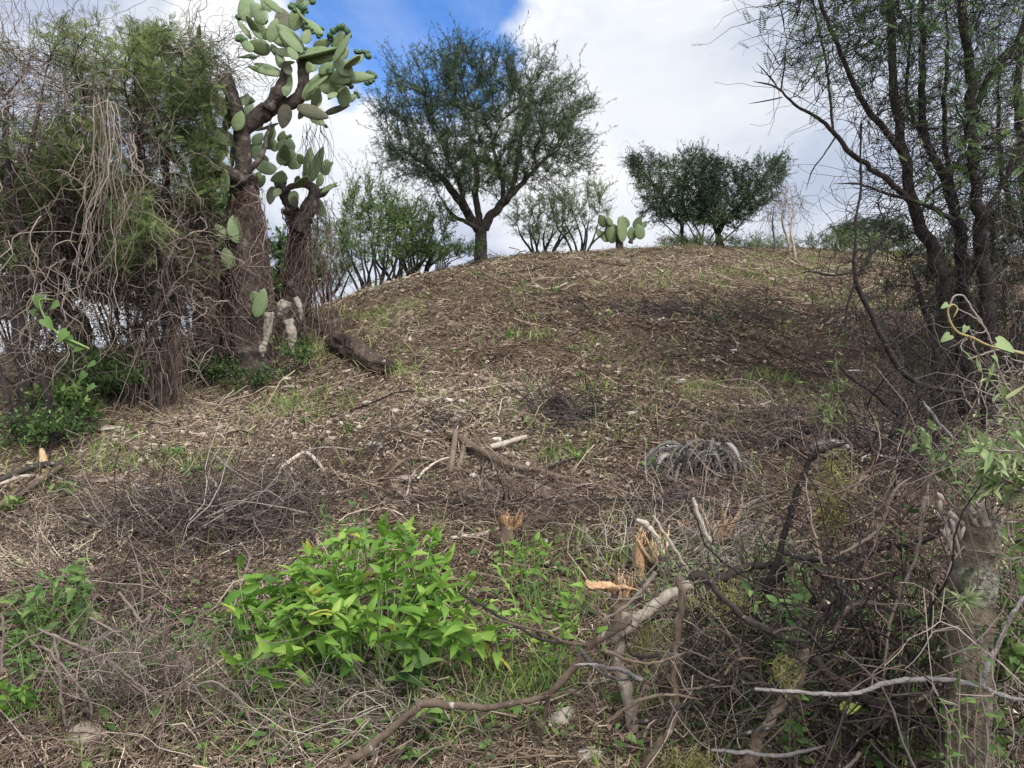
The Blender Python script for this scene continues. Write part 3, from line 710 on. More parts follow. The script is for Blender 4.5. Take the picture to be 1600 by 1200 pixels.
thi = [trunk_limb([(322, 560, 44), (330, 500, 52), (334, 450, 58), (320, 400, 46), (310, 350, 36), (318, 300, 30), (312, 260, 24)], Y3),
       limb([(318, 300, 26), (338, 272, 26), (326, 262, 22), (300, 255, 16)], Y3-.2)]
pads3 = [(75, 840, 62, 700, 62, 0), (232, 765, 85, 695, 82), (212, 892, 216, 775, 78), (160, 865, 138, 795, 60), (90, 1045, 92, 972, 58), (230, 950, 236, 895, 34), (75, 665, 100, 565, 42), (130, 800, 125, 720, 60), (180, 840, 160, 770, 60),
         (60, 560, 100, 470, 50, 1), (-20, 430, -40, 330, 60), (20, 300, 30, 200, 56), (-60, 520, -110, 430, 60), (0, 640, -30, 540, 60), (250, 530, 330, 545, 44), (270, 560, 300, 510, 44), (120, 960, 160, 900, 40, 1), (30, 240, 45, 140, 40),
         (-120, 350, -150, 250, 60), (-170, 300, -210, 180, 60), (-200, 420, -160, 330, 60), (100, 560, 130, 470, 50), (180, 700, 200, 600, 50), (235, 700, 260, 600, 60), (170, 620, 150, 520, 60), (215, 560, 235, 480, 55), (40, 800, -10, 720, 60), (340, 700, 370, 640, 50), (110, 690, 70, 610, 60), (-40, 760, -80, 680, 60), (-60, 880, -120, 800, 54), (10, 730, -20, 650, 60)]
CAC3 = cactus('prickly_pear_cactus', 'prickly pear half buried in dry vines, left of the tall tree-like one', thi, pads3, Y3)
put_pad(CAC3, (300, 440), (296, 400), 30, Y3-.6)
# broken whitish dead stubs hanging off the trunks
def stub(spec, Y, label, name='dead_cactus_stub'):
    p, r = limb(spec, Y, 5); m = MB(); m.tubes(p, r*.85*(1+.12*rng.normal(size=len(r))), 20, .55, cap=True, rough=.2)
    tag(m.build(name, M['dead_pad'], origin=p[0]), label, 'dead stub', 'broken dead cactus stubs')
stub([(420, 488, 16), (419, 505, 15), (416, 530, 11), (409, 545, 16), (411, 558, 8)], Y1-.55, 'bleached curved cactus stub leaning on the thick trunk, leftmost of the dead stubs')
stub([(447, 470, 18), (441, 486, 16), (434, 498, 8)], Y1-.3, 'short yellowish cactus stub, topmost of the dead stubs between the two trunks')
stub([(450, 500, 17), (456, 520, 17), (455, 540, 10), (459, 552, 6)], Y1-.4, 'grey pointed cactus stub hanging lowest, between the two trunks')
stub([(462, 465, 9), (468, 480, 10), (470, 500, 6)], Y1-.3, 'thin splintered cactus stub, rightmost of the dead stubs at the Y-shaped trunk')
# small prickly pear on the crest
Yc = 19.6
g = GY(975, Yc)
sm = [trunk_limb([(968, 382, 12), (967, 372, 12), (966, 366, 10)], Yc), limb([(985, 380, 8), (987, 372, 7)], Yc)]
C4 = thing('prickly_pear_cactus', 'small pale prickly pear silhouetted on the hill crest', 'cactus', sm[0][0][0], 'prickly pear cacti')
for i, (p, r) in enumerate(sm):
    m = MB(); m.tubes(p, r, 10, .5, cap=True); m.build('trunk' if i == 0 else 'branch', M['cactus_bark'], C4)
for q in ((958, 380, 950, 350, 14), (966, 378, 958, 352, 17), (972, 378, 972, 340, 18), (940, 372, 934, 358, 10), (945, 355, 938, 337, 12), (956, 352, 949, 340, 12), (973, 358, 968, 340, 13), (980, 356, 976, 340, 12), (988, 376, 986, 356, 14), (992, 358, 1000, 340, 12),
          (1000, 372, 1004, 356, 11), (1003, 356, 1010, 346, 9), (1002, 374, 997, 352, 14), (985, 376, 994, 360, 10), (950, 378, 940, 362, 12)):
    put_pad(C4, q[:2], q[2:4], q[4], Yc+.2*rng.normal())
# ================================================================== BIG MESQUITE ON THE CREST
Ym = 17.0
ml = [trunk_limb([(752, 408, 26), (750, 390, 22), (752, 372, 21), (752, 358, 21)], Ym, 4, k=.86),
      limb([(747, 360, 18), (735, 340, 15), (722, 318, 14), (708, 300, 13), (692, 280, 12), (672, 262, 9), (650, 246, 6), (630, 235, 4)], Ym, 4, k=.86),
      limb([(748, 358, 8), (735, 350, 8), (712, 340, 7), (702, 330, 7), (694, 318, 7)], Ym-.4, 4, k=.86),
      limb([(750, 358, 14), (746, 330, 12), (742, 300, 12), (745, 275, 11), (740, 245, 8), (735, 210, 6), (730, 170, 4)], Ym+.2, 4, k=.86),
      limb([(732, 330, 8), (722, 305, 7), (714, 280, 6), (700, 250, 5), (685, 215, 4)], Ym-.3, 4, k=.86),
      limb([(756, 358, 18), (766, 340, 16), (780, 322, 16), (792, 312, 15), (800, 296, 11), (806, 270, 9), (812, 235, 7), (815, 200, 5), (820, 160, 4)], Ym, 4, k=.86),
      limb([(792, 312, 10), (808, 296, 9), (826, 275, 8), (850, 250, 6), (870, 225, 5)], Ym-.3, 4, k=.86),
      limb([(784, 318, 9), (786, 290, 8), (780, 260, 7), (770, 230, 6), (765, 190, 4)], Ym-.5, 4, k=.86)]
def ellipsoid(n, px, py, rx, ry, Y, ry_m, f=lambda u: True, lo=.3, lump=.0):
    out = []
    while len(out) < n:
        u = rng.normal(size=3); u = u/np.linalg.norm(u)*(lo+(1-lo)*random.random()**.5)
        if lump: u = u*(1-lump+2*lump*vn(2.2*math.atan2(u[1], u[0])+px, 3*u[2]+py))
        if f(u): out.append(P(px+rx*u[0], py-ry*u[1], Y+ry_m*u[2]))
    return np.array(out)
A = np.vstack([ellipsoid(1700, 755, 200, 164, 116, Ym, 2.2, lambda u: u[1] > -.9, lump=.3), ellipsoid(160, 755, 270, 110, 34, Ym-.8, .9), ellipsoid(120, 650, 250, 60, 40, Ym, 1.4), ellipsoid(120, 870, 230, 50, 60, Ym, 1.4)])
mc = P(752, 330, Ym)
tree('mesquite_tree', 'round-crowned dark mesquite tree with a short forked trunk on the hill crest', 'tree', ml, A, step=.16, kill=.2, r_tip=.006, e=2.3, rmax=.07, bark='bark', twig='dark_twig', leaf='leaf_dark',
     ntw=3, twl=(.15, .5), twr=.0045, twk=5, twcurl=.24, twup=.2, out=(mc, .7), nlf=5, lfs=(.06, .13), tpls=PIN, lrnd=(.5, .2), S=12, thin=.022, clump=.9, spread=.9, rough=.06, shoots=(P(755, 260, 17), 480, .35, .9, (2.2, 2.0, 2.0)))
# feathery long shoots at the rim
# ================================================================== BUSHES BEHIND THE CREST
def bush(name, label, px, py, Y, w, h, n=260, nst=9, leaf='leaf', bark='dark_twig', group=None, cat='bush', wst=5, **kw):
    """multi-stemmed shrub: foot at (px,py), crown w x h photo pixels above it"""
    if name == 'undergrowth_bush': Y = float(GP(px, py)[1])
    limbs = []
    for i in range(nst):
        t = (i-(nst-1)/2)/max(1, (nst-1)/2); s = px+t*w*.08
        limbs.append(trunk_limb([(s, py, wst), (s+t*w*.1+4*rng.normal(), py-h*.18, wst*.8), (s+t*w*.22+5*rng.normal(), py-h*.36, wst*.6), (s+t*w*.3+6*rng.normal(), py-h*.55, wst*.4)], Y+.25*rng.normal(), 4))
    wm = w*Y/FPX
    A = ellipsoid(n, px, py-h*.60, w*.5, h*.38, Y, wm*.4, lump=.25)
    ctr = P(px, py-h*.2, Y)
    k = dict(step=.11, kill=.15, r_tip=.004, rmax=.02, bark=bark, twig=bark, leaf=leaf, ntw=3, twl=(.1, .35), twr=.003, twk=4, twup=.2, out=(ctr, .6), nlf=6, lfs=(.05, .11), shoots=(P(px, py-h*.35, Y), max(20, int(n*.18)), .2, .25+h*Y/FPX*.3, (wm*.5, wm*.4, h*Y/FPX*.55)) if leaf != 'leaf_dark' else None, S=6, thin=.012, group=group, clump=.6)
    k.update(kw)
    return tree(name, label, cat, limbs, A, trunkname='stems', **k)
bgk = dict(group='bushes along the hill crest')
bush('shrub', 'tall leafy green shrub behind the crest, left of the round-crowned mesquite', 655, 445, 16.5, 110, 140, 420, 10, leaf='leaf', lrnd=(.72, .2), tpls=SM+PIN, lfs=(.045, .085), ntw=3, **bgk)
bush('shrub', 'many-stemmed green shrub between the Y-shaped cactus and the crest', 580, 478, 15.0, 130, 205, 560, 12, leaf='leaf', lrnd=(.72, .2), tpls=SM+PIN, lfs=(.045, .085), ntw=3, **bgk)
bush('shrub', 'thin dark shrub partly hidden behind the Y-shaped cactus trunk', 515, 500, 13.6, 80, 160, 260, 8, leaf='leaf', lrnd=(.5, .2), **bgk)
bush('shrub', 'thin-stemmed open shrub right behind the round-crowned mesquite', 850, 410, 19.5, 120, 110, 300, 9, leaf='leaf_olive', lrnd=(.55, .2), nlf=4, tpls=PIN, **bgk)
bush('shrub', 'spiky light green shrub reaching toward the small cactus on the crest', 905, 405, 19.5, 110, 130, 200, 8, leaf='leaf_olive', lrnd=(.62, .2), nlf=4, tpls=PIN, wst=4, **bgk)
bush('shrub', 'dense mid-green shrub between the many-stemmed one and the tall leafy one', 622, 462, 16.0, 110, 150, 380, 10, leaf='leaf', lrnd=(.65, .2), tpls=SM+PIN, lfs=(.045, .085), ntw=2, **bgk)
bush('shrub', 'low dense green shrub at the foot of the round-crowned mesquite, left side', 690, 412, 16.2, 110, 34, 200, 8, leaf='leaf', lrnd=(.6, .2), wst=2, **bgk)
# twin small trees on the right crest
Yt = 20.3
tl = [trunk_limb([(1066, 388, 6), (1066, 365, 5), (1067, 340, 6), (1068, 315, 5), (1064, 295, 4)], Yt), limb([(1067, 345, 5), (1082, 335, 4), (1095, 328, 3)], Yt), limb([(1066, 350, 4), (1050, 335, 4), (1035, 315, 3)], Yt)]
A = np.vstack([fill(560, [(985, 240), (1000, 252), (1015, 236), (1050, 248), (1085, 230), (1100, 240), (1130, 246)], (Yt-1.3, Yt+1.3), [(985, 265), (1005, 310), (1020, 352), (1060, 345), (1130, 355)], (985, 1130))])
tw = dict(step=.11, kill=.14, r_tip=.004, rmax=.022, bark='dark_twig', twig='dark_twig', leaf='leaf_dark', ntw=3, twl=(.1, .35), twr=.0042, twk=5, twcurl=.3, twup=.1, nlf=5, lfs=(.05, .1), tpls=PIN+SM, lrnd=(.38, .2), clump=.9, S=8, shoots=(P(1105, 310, 20.3), 120, .2, .6, (1.6, 1.2, 1.)), group='small twin trees on the crest')
tree('small_tree', 'slim-trunked small dark tree on the crest beside the pale cactus', 'tree', tl, A, **tw)
tl = [trunk_limb([(1126, 384, 13), (1122, 368, 10), (1128, 352, 7), (1142, 335, 6), (1158, 318, 6), (1172, 300, 4)], Yt+.4), limb([(1122, 366, 6), (1116, 352, 5), (1118, 335, 4)], Yt+.3)]
A = np.vstack([fill(420, [(1085, 238), (1110, 246), (1150, 256), (1170, 262), (1180, 244), (1210, 246), (1230, 250)], (Yt-1, Yt+1.2), [(1085, 345), (1150, 352), (1180, 335), (1210, 310), (1230, 285)], (1085, 1230))])
tree('small_tree', 'leaning thick-footed small dark tree on the crest, flat-topped', 'tree', tl, A, **tw)
bush('shrub', 'dark low shrub filling the gap between the two small twin trees', 1096, 390, 20.9, 200, 122, 240, 8, leaf='leaf_dark', lrnd=(.42, .2), tpls=PIN+SM, lfs=(.05, .1), nlf=5, wst=3, **bgk)
# bare vines hanging off the twin trees, dry saplings
def strands(name, label, cat, starts, d, L, K, curl, grav, r, m, group=None, origin=None, S=3, rr=(.45, .2)):
    p = walk(np.asarray(starts), d, L, K, curl, grav)
    mb = MB(); mb.tubes(p, (r*(.6+.8*rng.random(len(p))))[:, None]*np.linspace(1, .5, K)[None], S, np.clip(rr[0]+rr[1]*rng.normal(size=len(p)), 0, 1))
    return tag(mb.build(name, M[m], origin=p[0, 0] if origin is None else origin), label, cat, group), p
s = fill(70, [(1190, 290), (1260, 280)], (20, 21), [(1190, 350), (1260, 340)], (1185, 1258))
strands('dry_vine', 'wispy bare vines hanging from the flat-topped small tree on the crest', 'vine', s, np.array([[0, 0, -1.]])+.6*rng.normal(size=(70, 3)), .9, 10, .35, -.05, .006, 'grey_twig', 'dry vine curtains')
s = fill(50, [(985, 230), (1030, 230)], (20, 21), [(985, 300), (1030, 330)], (982, 1030))
strands('dry_vine', 'wispy bare vines on the left flank of the slim-trunked small tree', 'vine', s, np.array([[0, 0, -.5]])+.8*rng.normal(size=(50, 3)), .8, 10, .35, -.03, .006, 'grey_twig', 'dry vine curtains')
for i, sp in enumerate(([(1243, 408, 5), (1240, 385, 4), (1236, 360, 4), (1240, 330, 3), (1236, 305, 2)], [(1236, 402, 4), (1231, 375, 4), (1222, 345, 3), (1226, 315, 2)], [(1210, 405, 4), (1210, 380, 3), (1207, 350, 3), (1210, 320, 2)])):
    Ys = 19.0+.3*i
    lb = [trunk_limb(sp, Ys, 4)]
    A = ellipsoid(60, sp[-1][0], sp[-1][1]+10, 24, 34, Ys, .5)
    tree('dry_sapling', ('pale leafless sapling, rightmost of three on the crest', 'pale leafless sapling, middle of three on the crest', 'pale leafless sapling, leftmost of three on the crest')[i], 'sapling', lb, A, step=.1, kill=.12, r_tip=.004, bark='pale_wood' if i < 2 else 'bark_grey', twig='grey_twig', nlf=0, ntw=2, twl=(.1, .3), twr=.003, S=6, group='leafless saplings on the crest')
bush('shrub', 'dark green spreading shrub far right on the crest, behind pale scrub', 1362, 402, 25.5, 130, 60, 330, 8, leaf='leaf_dark', lrnd=(.5, .2), lfs=(.08, .16), wst=3, **bgk)
for i, (px, py, w, h, lab) in enumerate(((1190, 402, 110, 34, 'low dry grey-green scrub beneath the leafless saplings'), (1285, 405, 100, 40, 'low dry tan scrub between the saplings and the far dark shrub'), (1345, 412, 90, 50, 'pale feathery tan scrub in front of the far dark shrub'), (1420, 415, 90, 36, 'low green scrub on the crest just left of the right-hand trunks'),
        (1080, 392, 120, 22, 'low weedy green scrub at the feet of the two small twin trees'))):
    bush('scrub', lab, px, py, 21.3+.8*i if i < 4 else 20, w, h, 220, 12, leaf='leaf_pale' if i in (0, 2) else 'leaf_olive', bark='grey_twig', lrnd=(.45, .25), twl=(.1, .3), nlf=3, lfs=(.05, .1), wst=2, group='low scrub on the crest', cat='scrub')
# ================================================================== LEFT THICKET
lk = dict(step=.13, kill=.17, r_tip=.004, rmax=.045, bark='bark', twig='dark_twig', leaf='leaf_olive', ntw=3, twl=(.15, .4), twr=.003, twk=4, twup=.0, nlf=9, lfs=(.06, .125), tpls=PINF, S=10, lrnd=(.55, .2), clump=1.0, lup=.1, group='thorny trees of the left thicket', skip_leaf=lambda e: vn(e[:, 0]*1.6+e[:, 1]*.5, e[:, 2]*2.2+e[:, 1]*.4) > .54)
TOP = [(-200, 40), (0, 62), (60, 48), (130, 42), (170, 60), (205, 42), (250, 48), (300, 62), (345, 95)]
A = fill(700, TOP, (6.8, 8.6), [(-200, 430), (60, 400), (130, 360)], (-190, 125))
tree('acacia_tree', 'vine-smothered thorn tree at the far left edge', 'tree', [trunk_limb([(46, 660, 26), (40, 600, 22), (32, 540, 24), (28, 470, 22), (38, 400, 16), (26, 340, 14), (14, 280, 13), (8, 220, 10), (12, 160, 7)], 7.2),
     limb([(28, 470, 16), (60, 440, 14), (80, 380, 10), (100, 300, 8), (105, 220, 6)], 7.3), limb([(30, 500, 14), (-20, 470, 14), (-70, 420, 10), (-100, 340, 8)], 7.2), limb([(14, 280, 9), (40, 240, 7), (60, 180, 5), (70, 120, 4)], 7.1)], A, **lk)
A = fill(800, TOP, (7.0, 9.0), [(90, 390), (160, 440), (240, 380)], (85, 245))
tree('acacia_tree', 'green-leaved thorn tree behind the hanging vine bundle', 'tree', [trunk_limb([(140, 600, 36), (128, 560, 36), (122, 520, 40), (108, 490, 34), (90, 462, 26), (100, 420, 20), (130, 380, 15), (150, 320, 11), (150, 250, 8), (160, 170, 6)], 8.3),
     limb([(100, 470, 16), (70, 440, 14), (60, 390, 9)], 8.4), limb([(130, 380, 10), (180, 340, 9), (210, 280, 7), (220, 200, 5)], 8.4), limb([(110, 420, 9), (80, 350, 7), (90, 260, 5)], 8.2)], A, **{**lk, 'lrnd': (.78, .2), 'nlf': 10})
A = fill(800, TOP, (7.9, 9.8), [(220, 400), (300, 420), (350, 400)], (215, 338))
tree('acacia_tree', 'thorn tree tangled with the vine-buried prickly pear', 'tree', [trunk_limb([(265, 590, 26), (262, 520, 22), (255, 450, 18), (262, 380, 14), (258, 300, 11), (262, 220, 8), (270, 140, 6)], 8.8),
     limb([(258, 420, 12), (290, 370, 10), (320, 320, 8), (340, 260, 6)], 8.9), limb([(258, 330, 8), (230, 280, 7), (215, 210, 5), (205, 150, 4)], 8.9), limb([(262, 240, 6), (240, 190, 5), (237, 130, 4), (240, 100, 3)], 8.6)], A, **{**lk, 'lrnd': (.7, .2), 'nlf': 9})
# dense scrub further back that closes the view between the trunks
for i, (px, py, w, h, Y, n, lab) in enumerate(((30, 590, 260, 330, 11.5, 420, 'shaded grey-green scrub behind the far-left thorn tree'), (200, 575, 230, 330, 12.0, 420, 'deep shaded scrub behind the hanging vine bundle'), (310, 560, 170, 280, 11.8, 330, 'deep shaded scrub behind the vine-buried cactus'),
        (435, 520, 120, 150, 14, 260, 'dim blue-green scrub seen between the two big cactus trunks'), (-160, 600, 300, 420, 10.5, 420, 'deep shaded scrub beyond the left picture edge'))):
    bush('scrub', lab, px, py, Y, w, h, n, 12, leaf='leaf', lrnd=(.5, .22), bark='vine', ntw=4, nlf=5, lfs=(.08, .15), tpls=PIN+SM, wst=5, group='shaded scrub behind the thicket', cat='scrub')
# vine masses
def vine_mass(name, label, n, top, Y, bot, xr, L, K, curl, grav, r, m='vine', dz=-.3, spread=1., rr=(.52, .22)):
    s = fill(n, top, Y, bot, xr)
    d = np.array([[0, 0, dz]])+spread*rng.normal(size=(n, 3))
    return strands(name, label, 'vine', s, d, L*(.4+.9*rng.random(n)), K, curl, grav, r, m, 'dry vine curtains', rr=rr)
vine_mass('dry_vine', 'grey dry vine tangle heaped over the far-left thorn tree', 850, [(-150, 60), (0, 50), (60, 70), (130, 90)], (6.6, 8.4), [(-150, 330), (130, 260)], (-150, 150), 1.0, 14, .38, -.03, .0034)
vine_mass('dry_vine', 'grey dry vine tangle over the middle of the thicket crown', 420, [(100, 70), (180, 110), (260, 130)], (7.4, 9.2), [(100, 330), (260, 380)], (100, 270), .9, 14, .38, -.04, .0036)
vine_mass('dry_vine', 'dry vine tangle crowning the vine-buried prickly pear', 330, [(270, 60), (345, 60), (365, 90)], (8.6, 9.6), [(270, 200), (345, 170), (365, 130)], (262, 356), .8, 13, .4, -.02, .0048)
vine_mass('dry_vine', 'curly dry vines below the far-left crown, over its trunk', 240, [(-100, 250), (120, 250)], (6.6, 7.8), [(-100, 600), (120, 560)], (-100, 130), .9, 14, .32, -.1, .005)
vine_mass('dry_vine', 'dim brown vine web filling the shade between the thicket trunks', 760, [(60, 330), (240, 330)], (7.8, 9.4), [(60, 560), (240, 560)], (40, 260), .8, 12, .4, -.05, .005, 'vine_red', rr=(.35, .2))
vine_mass('dry_vine', 'reddish dry vine mesh over the vine-buried cactus trunk', 420, [(225, 330), (300, 330), (350, 360)], (8.1, 9.0), [(225, 540), (345, 520)], (225, 345), .7, 12, .36, -.1, .0045, 'vine_red', rr=(.4, .2))
vine_mass('dry_vine', 'fine grey vine net veiling the lower front of the thicket', 620, [(-60, 230), (120, 260), (340, 260)], (7.0, 8.3), [(-60, 590), (340, 570)], (-60, 340), .75, 13, .4, -.08, .0032)
def rope(spec, Y, n, spread, r, L):
    """bundle of hanging strands along a pixel path"""
    p, w = limb(spec, Y, 8); K = len(p); out = []
    for i in range(n):
        a = random.randint(0, K//3) if random.random() < .5 else 0; b = random.randint(K*2//3, K)
        q = p[a:b]; off = spread*rng.normal(size=3)*np.array([1, .6, .3]); t = np.linspace(0, 1, len(q))[:, None]
        wob = np.cumsum(rng.normal(size=q.shape), 0)*.018*np.array([1, 1, .3])
        qq = q+off*(.5+.8*t)+wob; s = np.linspace(0, len(q)-1, L); i0 = np.clip(s.astype(int), 0, len(q)-2); f = (s-i0)[:, None]
        out.append(qq[i0]*(1-f)+qq[i0+1]*f)
    return np.array(out)
b = np.concatenate([rope([(150, 150), (158, 250), (150, 330), (148, 400), (140, 460), (150, 515)], 6.9, 16, .04, .005, 14), rope([(172, 160), (175, 250), (174, 330), (165, 400)], 6.9, 10, .04, .005, 14),
                    rope([(206, 210), (212, 260), (228, 285)], 6.9, 5, .03, .005, 14), rope([(210, 260), (200, 310), (190, 380), (165, 440)], 6.95, 8, .05, .005, 14)])
mb = MB(); mb.tubes(b, .0037*np.ones(b.shape[:2])*(.5+.9*rng.random(len(b)))[:, None]*np.linspace(1.2, .6, 14)[None], 4, np.clip(.66+.2*rng.normal(size=len(b)), 0, 1))
tag(mb.build('dry_vine', M['vine'], origin=b[0, -1]), 'long pale bundle of ropy dry vines hanging down the middle of the left thicket', 'vine', 'dry vine curtains')
def wrap(cl, n, K, r, m, label, w=1.25, a=0, frac=(.0, 1.), rr=(.5, .2)):
    """strands clinging to a trunk"""
    p, rad = cl; T = len(p); out = []
    for i in range(n):
        t0 = frac[0]+(frac[1]-frac[0])*random.random(); t1 = min(frac[1], t0+.1+.25*random.random()); th = rng.random()*6.3; dth = rng.normal()*2.2
        f = np.linspace(t1, t0, K)*(T-1); i0 = np.clip(f.astype(int), 0, T-2); fr = (f-i0)[:, None]
        c = p[i0]*(1-fr)+p[i0+1]*fr; rd = (rad[i0]*(1-fr[:, 0])+rad[i0+1]*fr[:, 0])*(w-.2+.35*rng.random())*(1+.12*np.cumsum(rng.normal(size=K))/2)+.006
        ang = th+dth*np.linspace(0, 1, K)+.3*np.cumsum(rng.normal(size=K)); c = c+np.stack([np.cos(ang)*rd, np.sin(ang)*rd, .02*rng.normal(size=K)], 1)
        out.append(c)
    out = np.array(out); mb = MB(); mb.tubes(out, r*(.6+.8*rng.random(n))[:, None]*np.ones((n, K)), 3, np.clip(rr[0]+rr[1]*rng.normal(size=n), 0, 1))
    tag(mb.build('dry_vine', M[m], origin=out[0, -1]), label, 'vine', 'dry vine curtains')
wrap(main[0], 300, 14, .0038, 'vine_red', 'reddish dry vines wrapping the lower trunk of the tall tree-like cactus', frac=(.02, .55), rr=(.5, .25))
wrap(sec[0], 210, 14, .0038, 'vine_red', 'reddish dry vines wrapping the Y-shaped cactus trunk', frac=(.02, .7))
vine_mass('dry_vine', 'brown vine fringe hanging right of the Y-shaped cactus trunk', 150, [(480, 300), (520, 310)], (9.3, 9.9), [(480, 480), (520, 470)], (474, 520), .9, 12, .2, -.2, .0045, 'vine_red', dz=-1, spread=.5)
vine_mass('dry_vine', 'thin bare vines dangling from the arm of the tall cactus', 26, [(480, 190), (505, 150)], (8.8, 9.1), [(480, 215), (505, 215)], (470, 506), .9, 14, .3, -.25, .0035, 'dark_twig', dz=-1, spread=.4)
vine_mass('dry_vine', 'bare looping vines between the thicket and the tall cactus crown', 70, [(290, 20), (400, 60)], (8.7, 9.2), [(290, 130), (420, 160)], (290, 425), .7, 14, .4, 0, .0035, 'dark_twig', dz=.3)
# dense dead shrub in front of the thicket
lb = []
for i in range(12):
    t = (i-5.5)/5.5; s = 243+t*24
    lb.append(trunk_limb([(s, 622, 5), (s+t*8+5*rng.normal(), 560, 4), (s+t*22+8*rng.normal(), 500, 4), (s+t*45+8*rng.normal(), 420+15*abs(t), 4), (s+t*60+10*rng.normal(), 360+40*abs(t), 3)], 7.9+.2*rng.normal(), 5))
lb.append(limb([(240, 470, 10), (252, 420, 9), (248, 370, 8), (234, 350, 6)], 7.8)); lb.append(limb([(240, 480, 10), (252, 430, 9), (262, 405, 8), (280, 395, 6)], 7.7))
A = ellipsoid(300, 245, 450, 75, 130, 7.9, .6)
tree('dead_shrub', 'upright dead shrub of dense reddish-grey twigs at the thicket front', 'shrub', lb, A, step=.1, kill=.13, r_tip=.0035, rmax=.01, bark='bark', twig='vine_red', gnarl=.8, nlf=0, ntw=2, twl=(.15, .5), twr=.003, twk=5, twup=-.2, S=5, thin=.012)
vine_mass('dry_vine', 'skirt of drooping dry stems around the foot of the dead shrub', 180, [(205, 500), (285, 500)], (7.6, 8.0), [(205, 570), (285, 570)], (205, 285), .8, 10, .18, -.3, .004, 'vine_red', dz=-1.5, spread=.35)
# green undergrowth
ug = dict(cat='bush', group='green undergrowth bushes under the thicket', wst=2)
bush('undergrowth_bush', 'dark ferny green bush left of the dead shrub', 165, 632, 7.6, 120, 70, 300, 9, leaf='leaf', lrnd=(.42, .2), tpls=PINF, lfs=(.05, .09), step=.07, kill=.09, **ug)
bush('undergrowth_bush', 'weedy green bush at the far-left thicket edge', 70, 700, 6.8, 120, 38, 200, 9, leaf='leaf', lrnd=(.45, .22), tpls=OV+PIN, lfs=(.03, .06), step=.07, kill=.09, **ug)
bush('undergrowth_bush', 'leafy green weeds beside the leaning bare sapling', 100, 672, 6.9, 50, 44, 80, 6, leaf='leaf', lrnd=(.7, .15), tpls=OV, lfs=(.06, .11), step=.06, kill=.08, **ug)
bush('undergrowth_bush', 'low green weeds between the dead shrub and the tall cactus', 325, 600, 8.3, 90, 24, 150, 8, leaf='leaf', lrnd=(.42, .2), tpls=OV, lfs=(.025, .05), step=.07, kill=.09, **ug)
bush('undergrowth_bush', 'bright weeds at the foot of the Y-shaped cactus trunk', 465, 588, 8.7, 46, 40, 100, 7, leaf='leaf', lrnd=(.62, .2), tpls=OV, lfs=(.025, .055), step=.07, kill=.09, **ug)
bush('undergrowth_bush', 'small weeds in front of the tall cactus foot', 395, 610, 8.5, 50, 20, 60, 6, leaf='leaf', lrnd=(.5, .2), tpls=OV, lfs=(.025, .05), step=.06, kill=.08, **ug)
# vine with round leaves at the left
def leafy_vine(name, label, spec, Y, leaves, tpl, m, stem='stem', cat='vine', r=None):
    p, rr = limb(spec, Y, 6)
    root = thing(name, label, cat, p[0]); mb = MB(); mb.tubes(p, rr, 5, .5); mb.build('stem', M[stem], root)
    for (px, py, s, dY) in leaves:
        c = P(px, py, Y+dY); mb = MB()
        d = unit(np.array([rng.normal()*.8, -.3, -.7+.3*rng.normal()])); up = np.array([.2*rng.normal(), -1, .7])
        mb.inst(tpl, frames(d[None], up[None], s*Y/FPX), (c-d*s*Y/FPX*.5)[None], np.array([.5+.25*rng.random()])); mb.build('leaf', M[m], root)
    return root
leafy_vine('heart_leaf_vine', 'green vine with round leaves climbing before the left trunks', [(140, 545, 3), (118, 535, 4), (95, 525, 4), (72, 500, 3), (62, 470, 3), (84, 468, 3)], 6.6, [(60, 472, 22, 0), (84, 478, 16, 0), (75, 506, 20, -.05), (96, 526, 22, -.05), (110, 534, 18, 0), (120, 545, 16, 0), (141, 570, 14, 0), (128, 588, 15, 0), (142, 606, 13, 0), (52, 490, 12, 0)], HEART, 'leaf')
for i, (sp, lab) in enumerate((([(85, 662, 14), (75, 620, 12), (66, 580, 9), (72, 560, 6)], 'short broken bare sapling stem beside the far-left trunk'), ([(108, 690, 9), (114, 655, 8), (122, 640, 6), (150, 620, 4)], 'dark leaning bare sapling at the thicket front'), ([(-8, 560, 8), (6, 600, 9), (16, 640, 10), (24, 660, 10)], 'dark slanting dead stem at the left picture edge'))):
    p, r = trunk_limb(sp, 6.9+.1*i, 5) if i < 2 else limb(sp, 6.8)
    A = ellipsoid(30, sp[-1][0], sp[-1][1]-20, 25, 25, 6.9, .3)
    tree('dead_sapling', lab, 'sapling', [(p, r)], A, step=.08, kill=.1, r_tip=.003, bark='bark', twig='dark_twig', nlf=0, ntw=1, twl=(.1, .25), twr=.0025, group='dead saplings of the left thicket')
# the tree's own crown edge vines leaning over the top: a few stray bare shoots
vine_mass('dry_vine', 'stray bare shoots sticking up above the thicket top', 60, [(0, 30), (150, 35), (300, 50)], (7.5, 9), [(0, 70), (150, 70), (300, 90)], (-20, 320), .5, 9, .3, .05, .003, 'grey_twig', dz=.8)
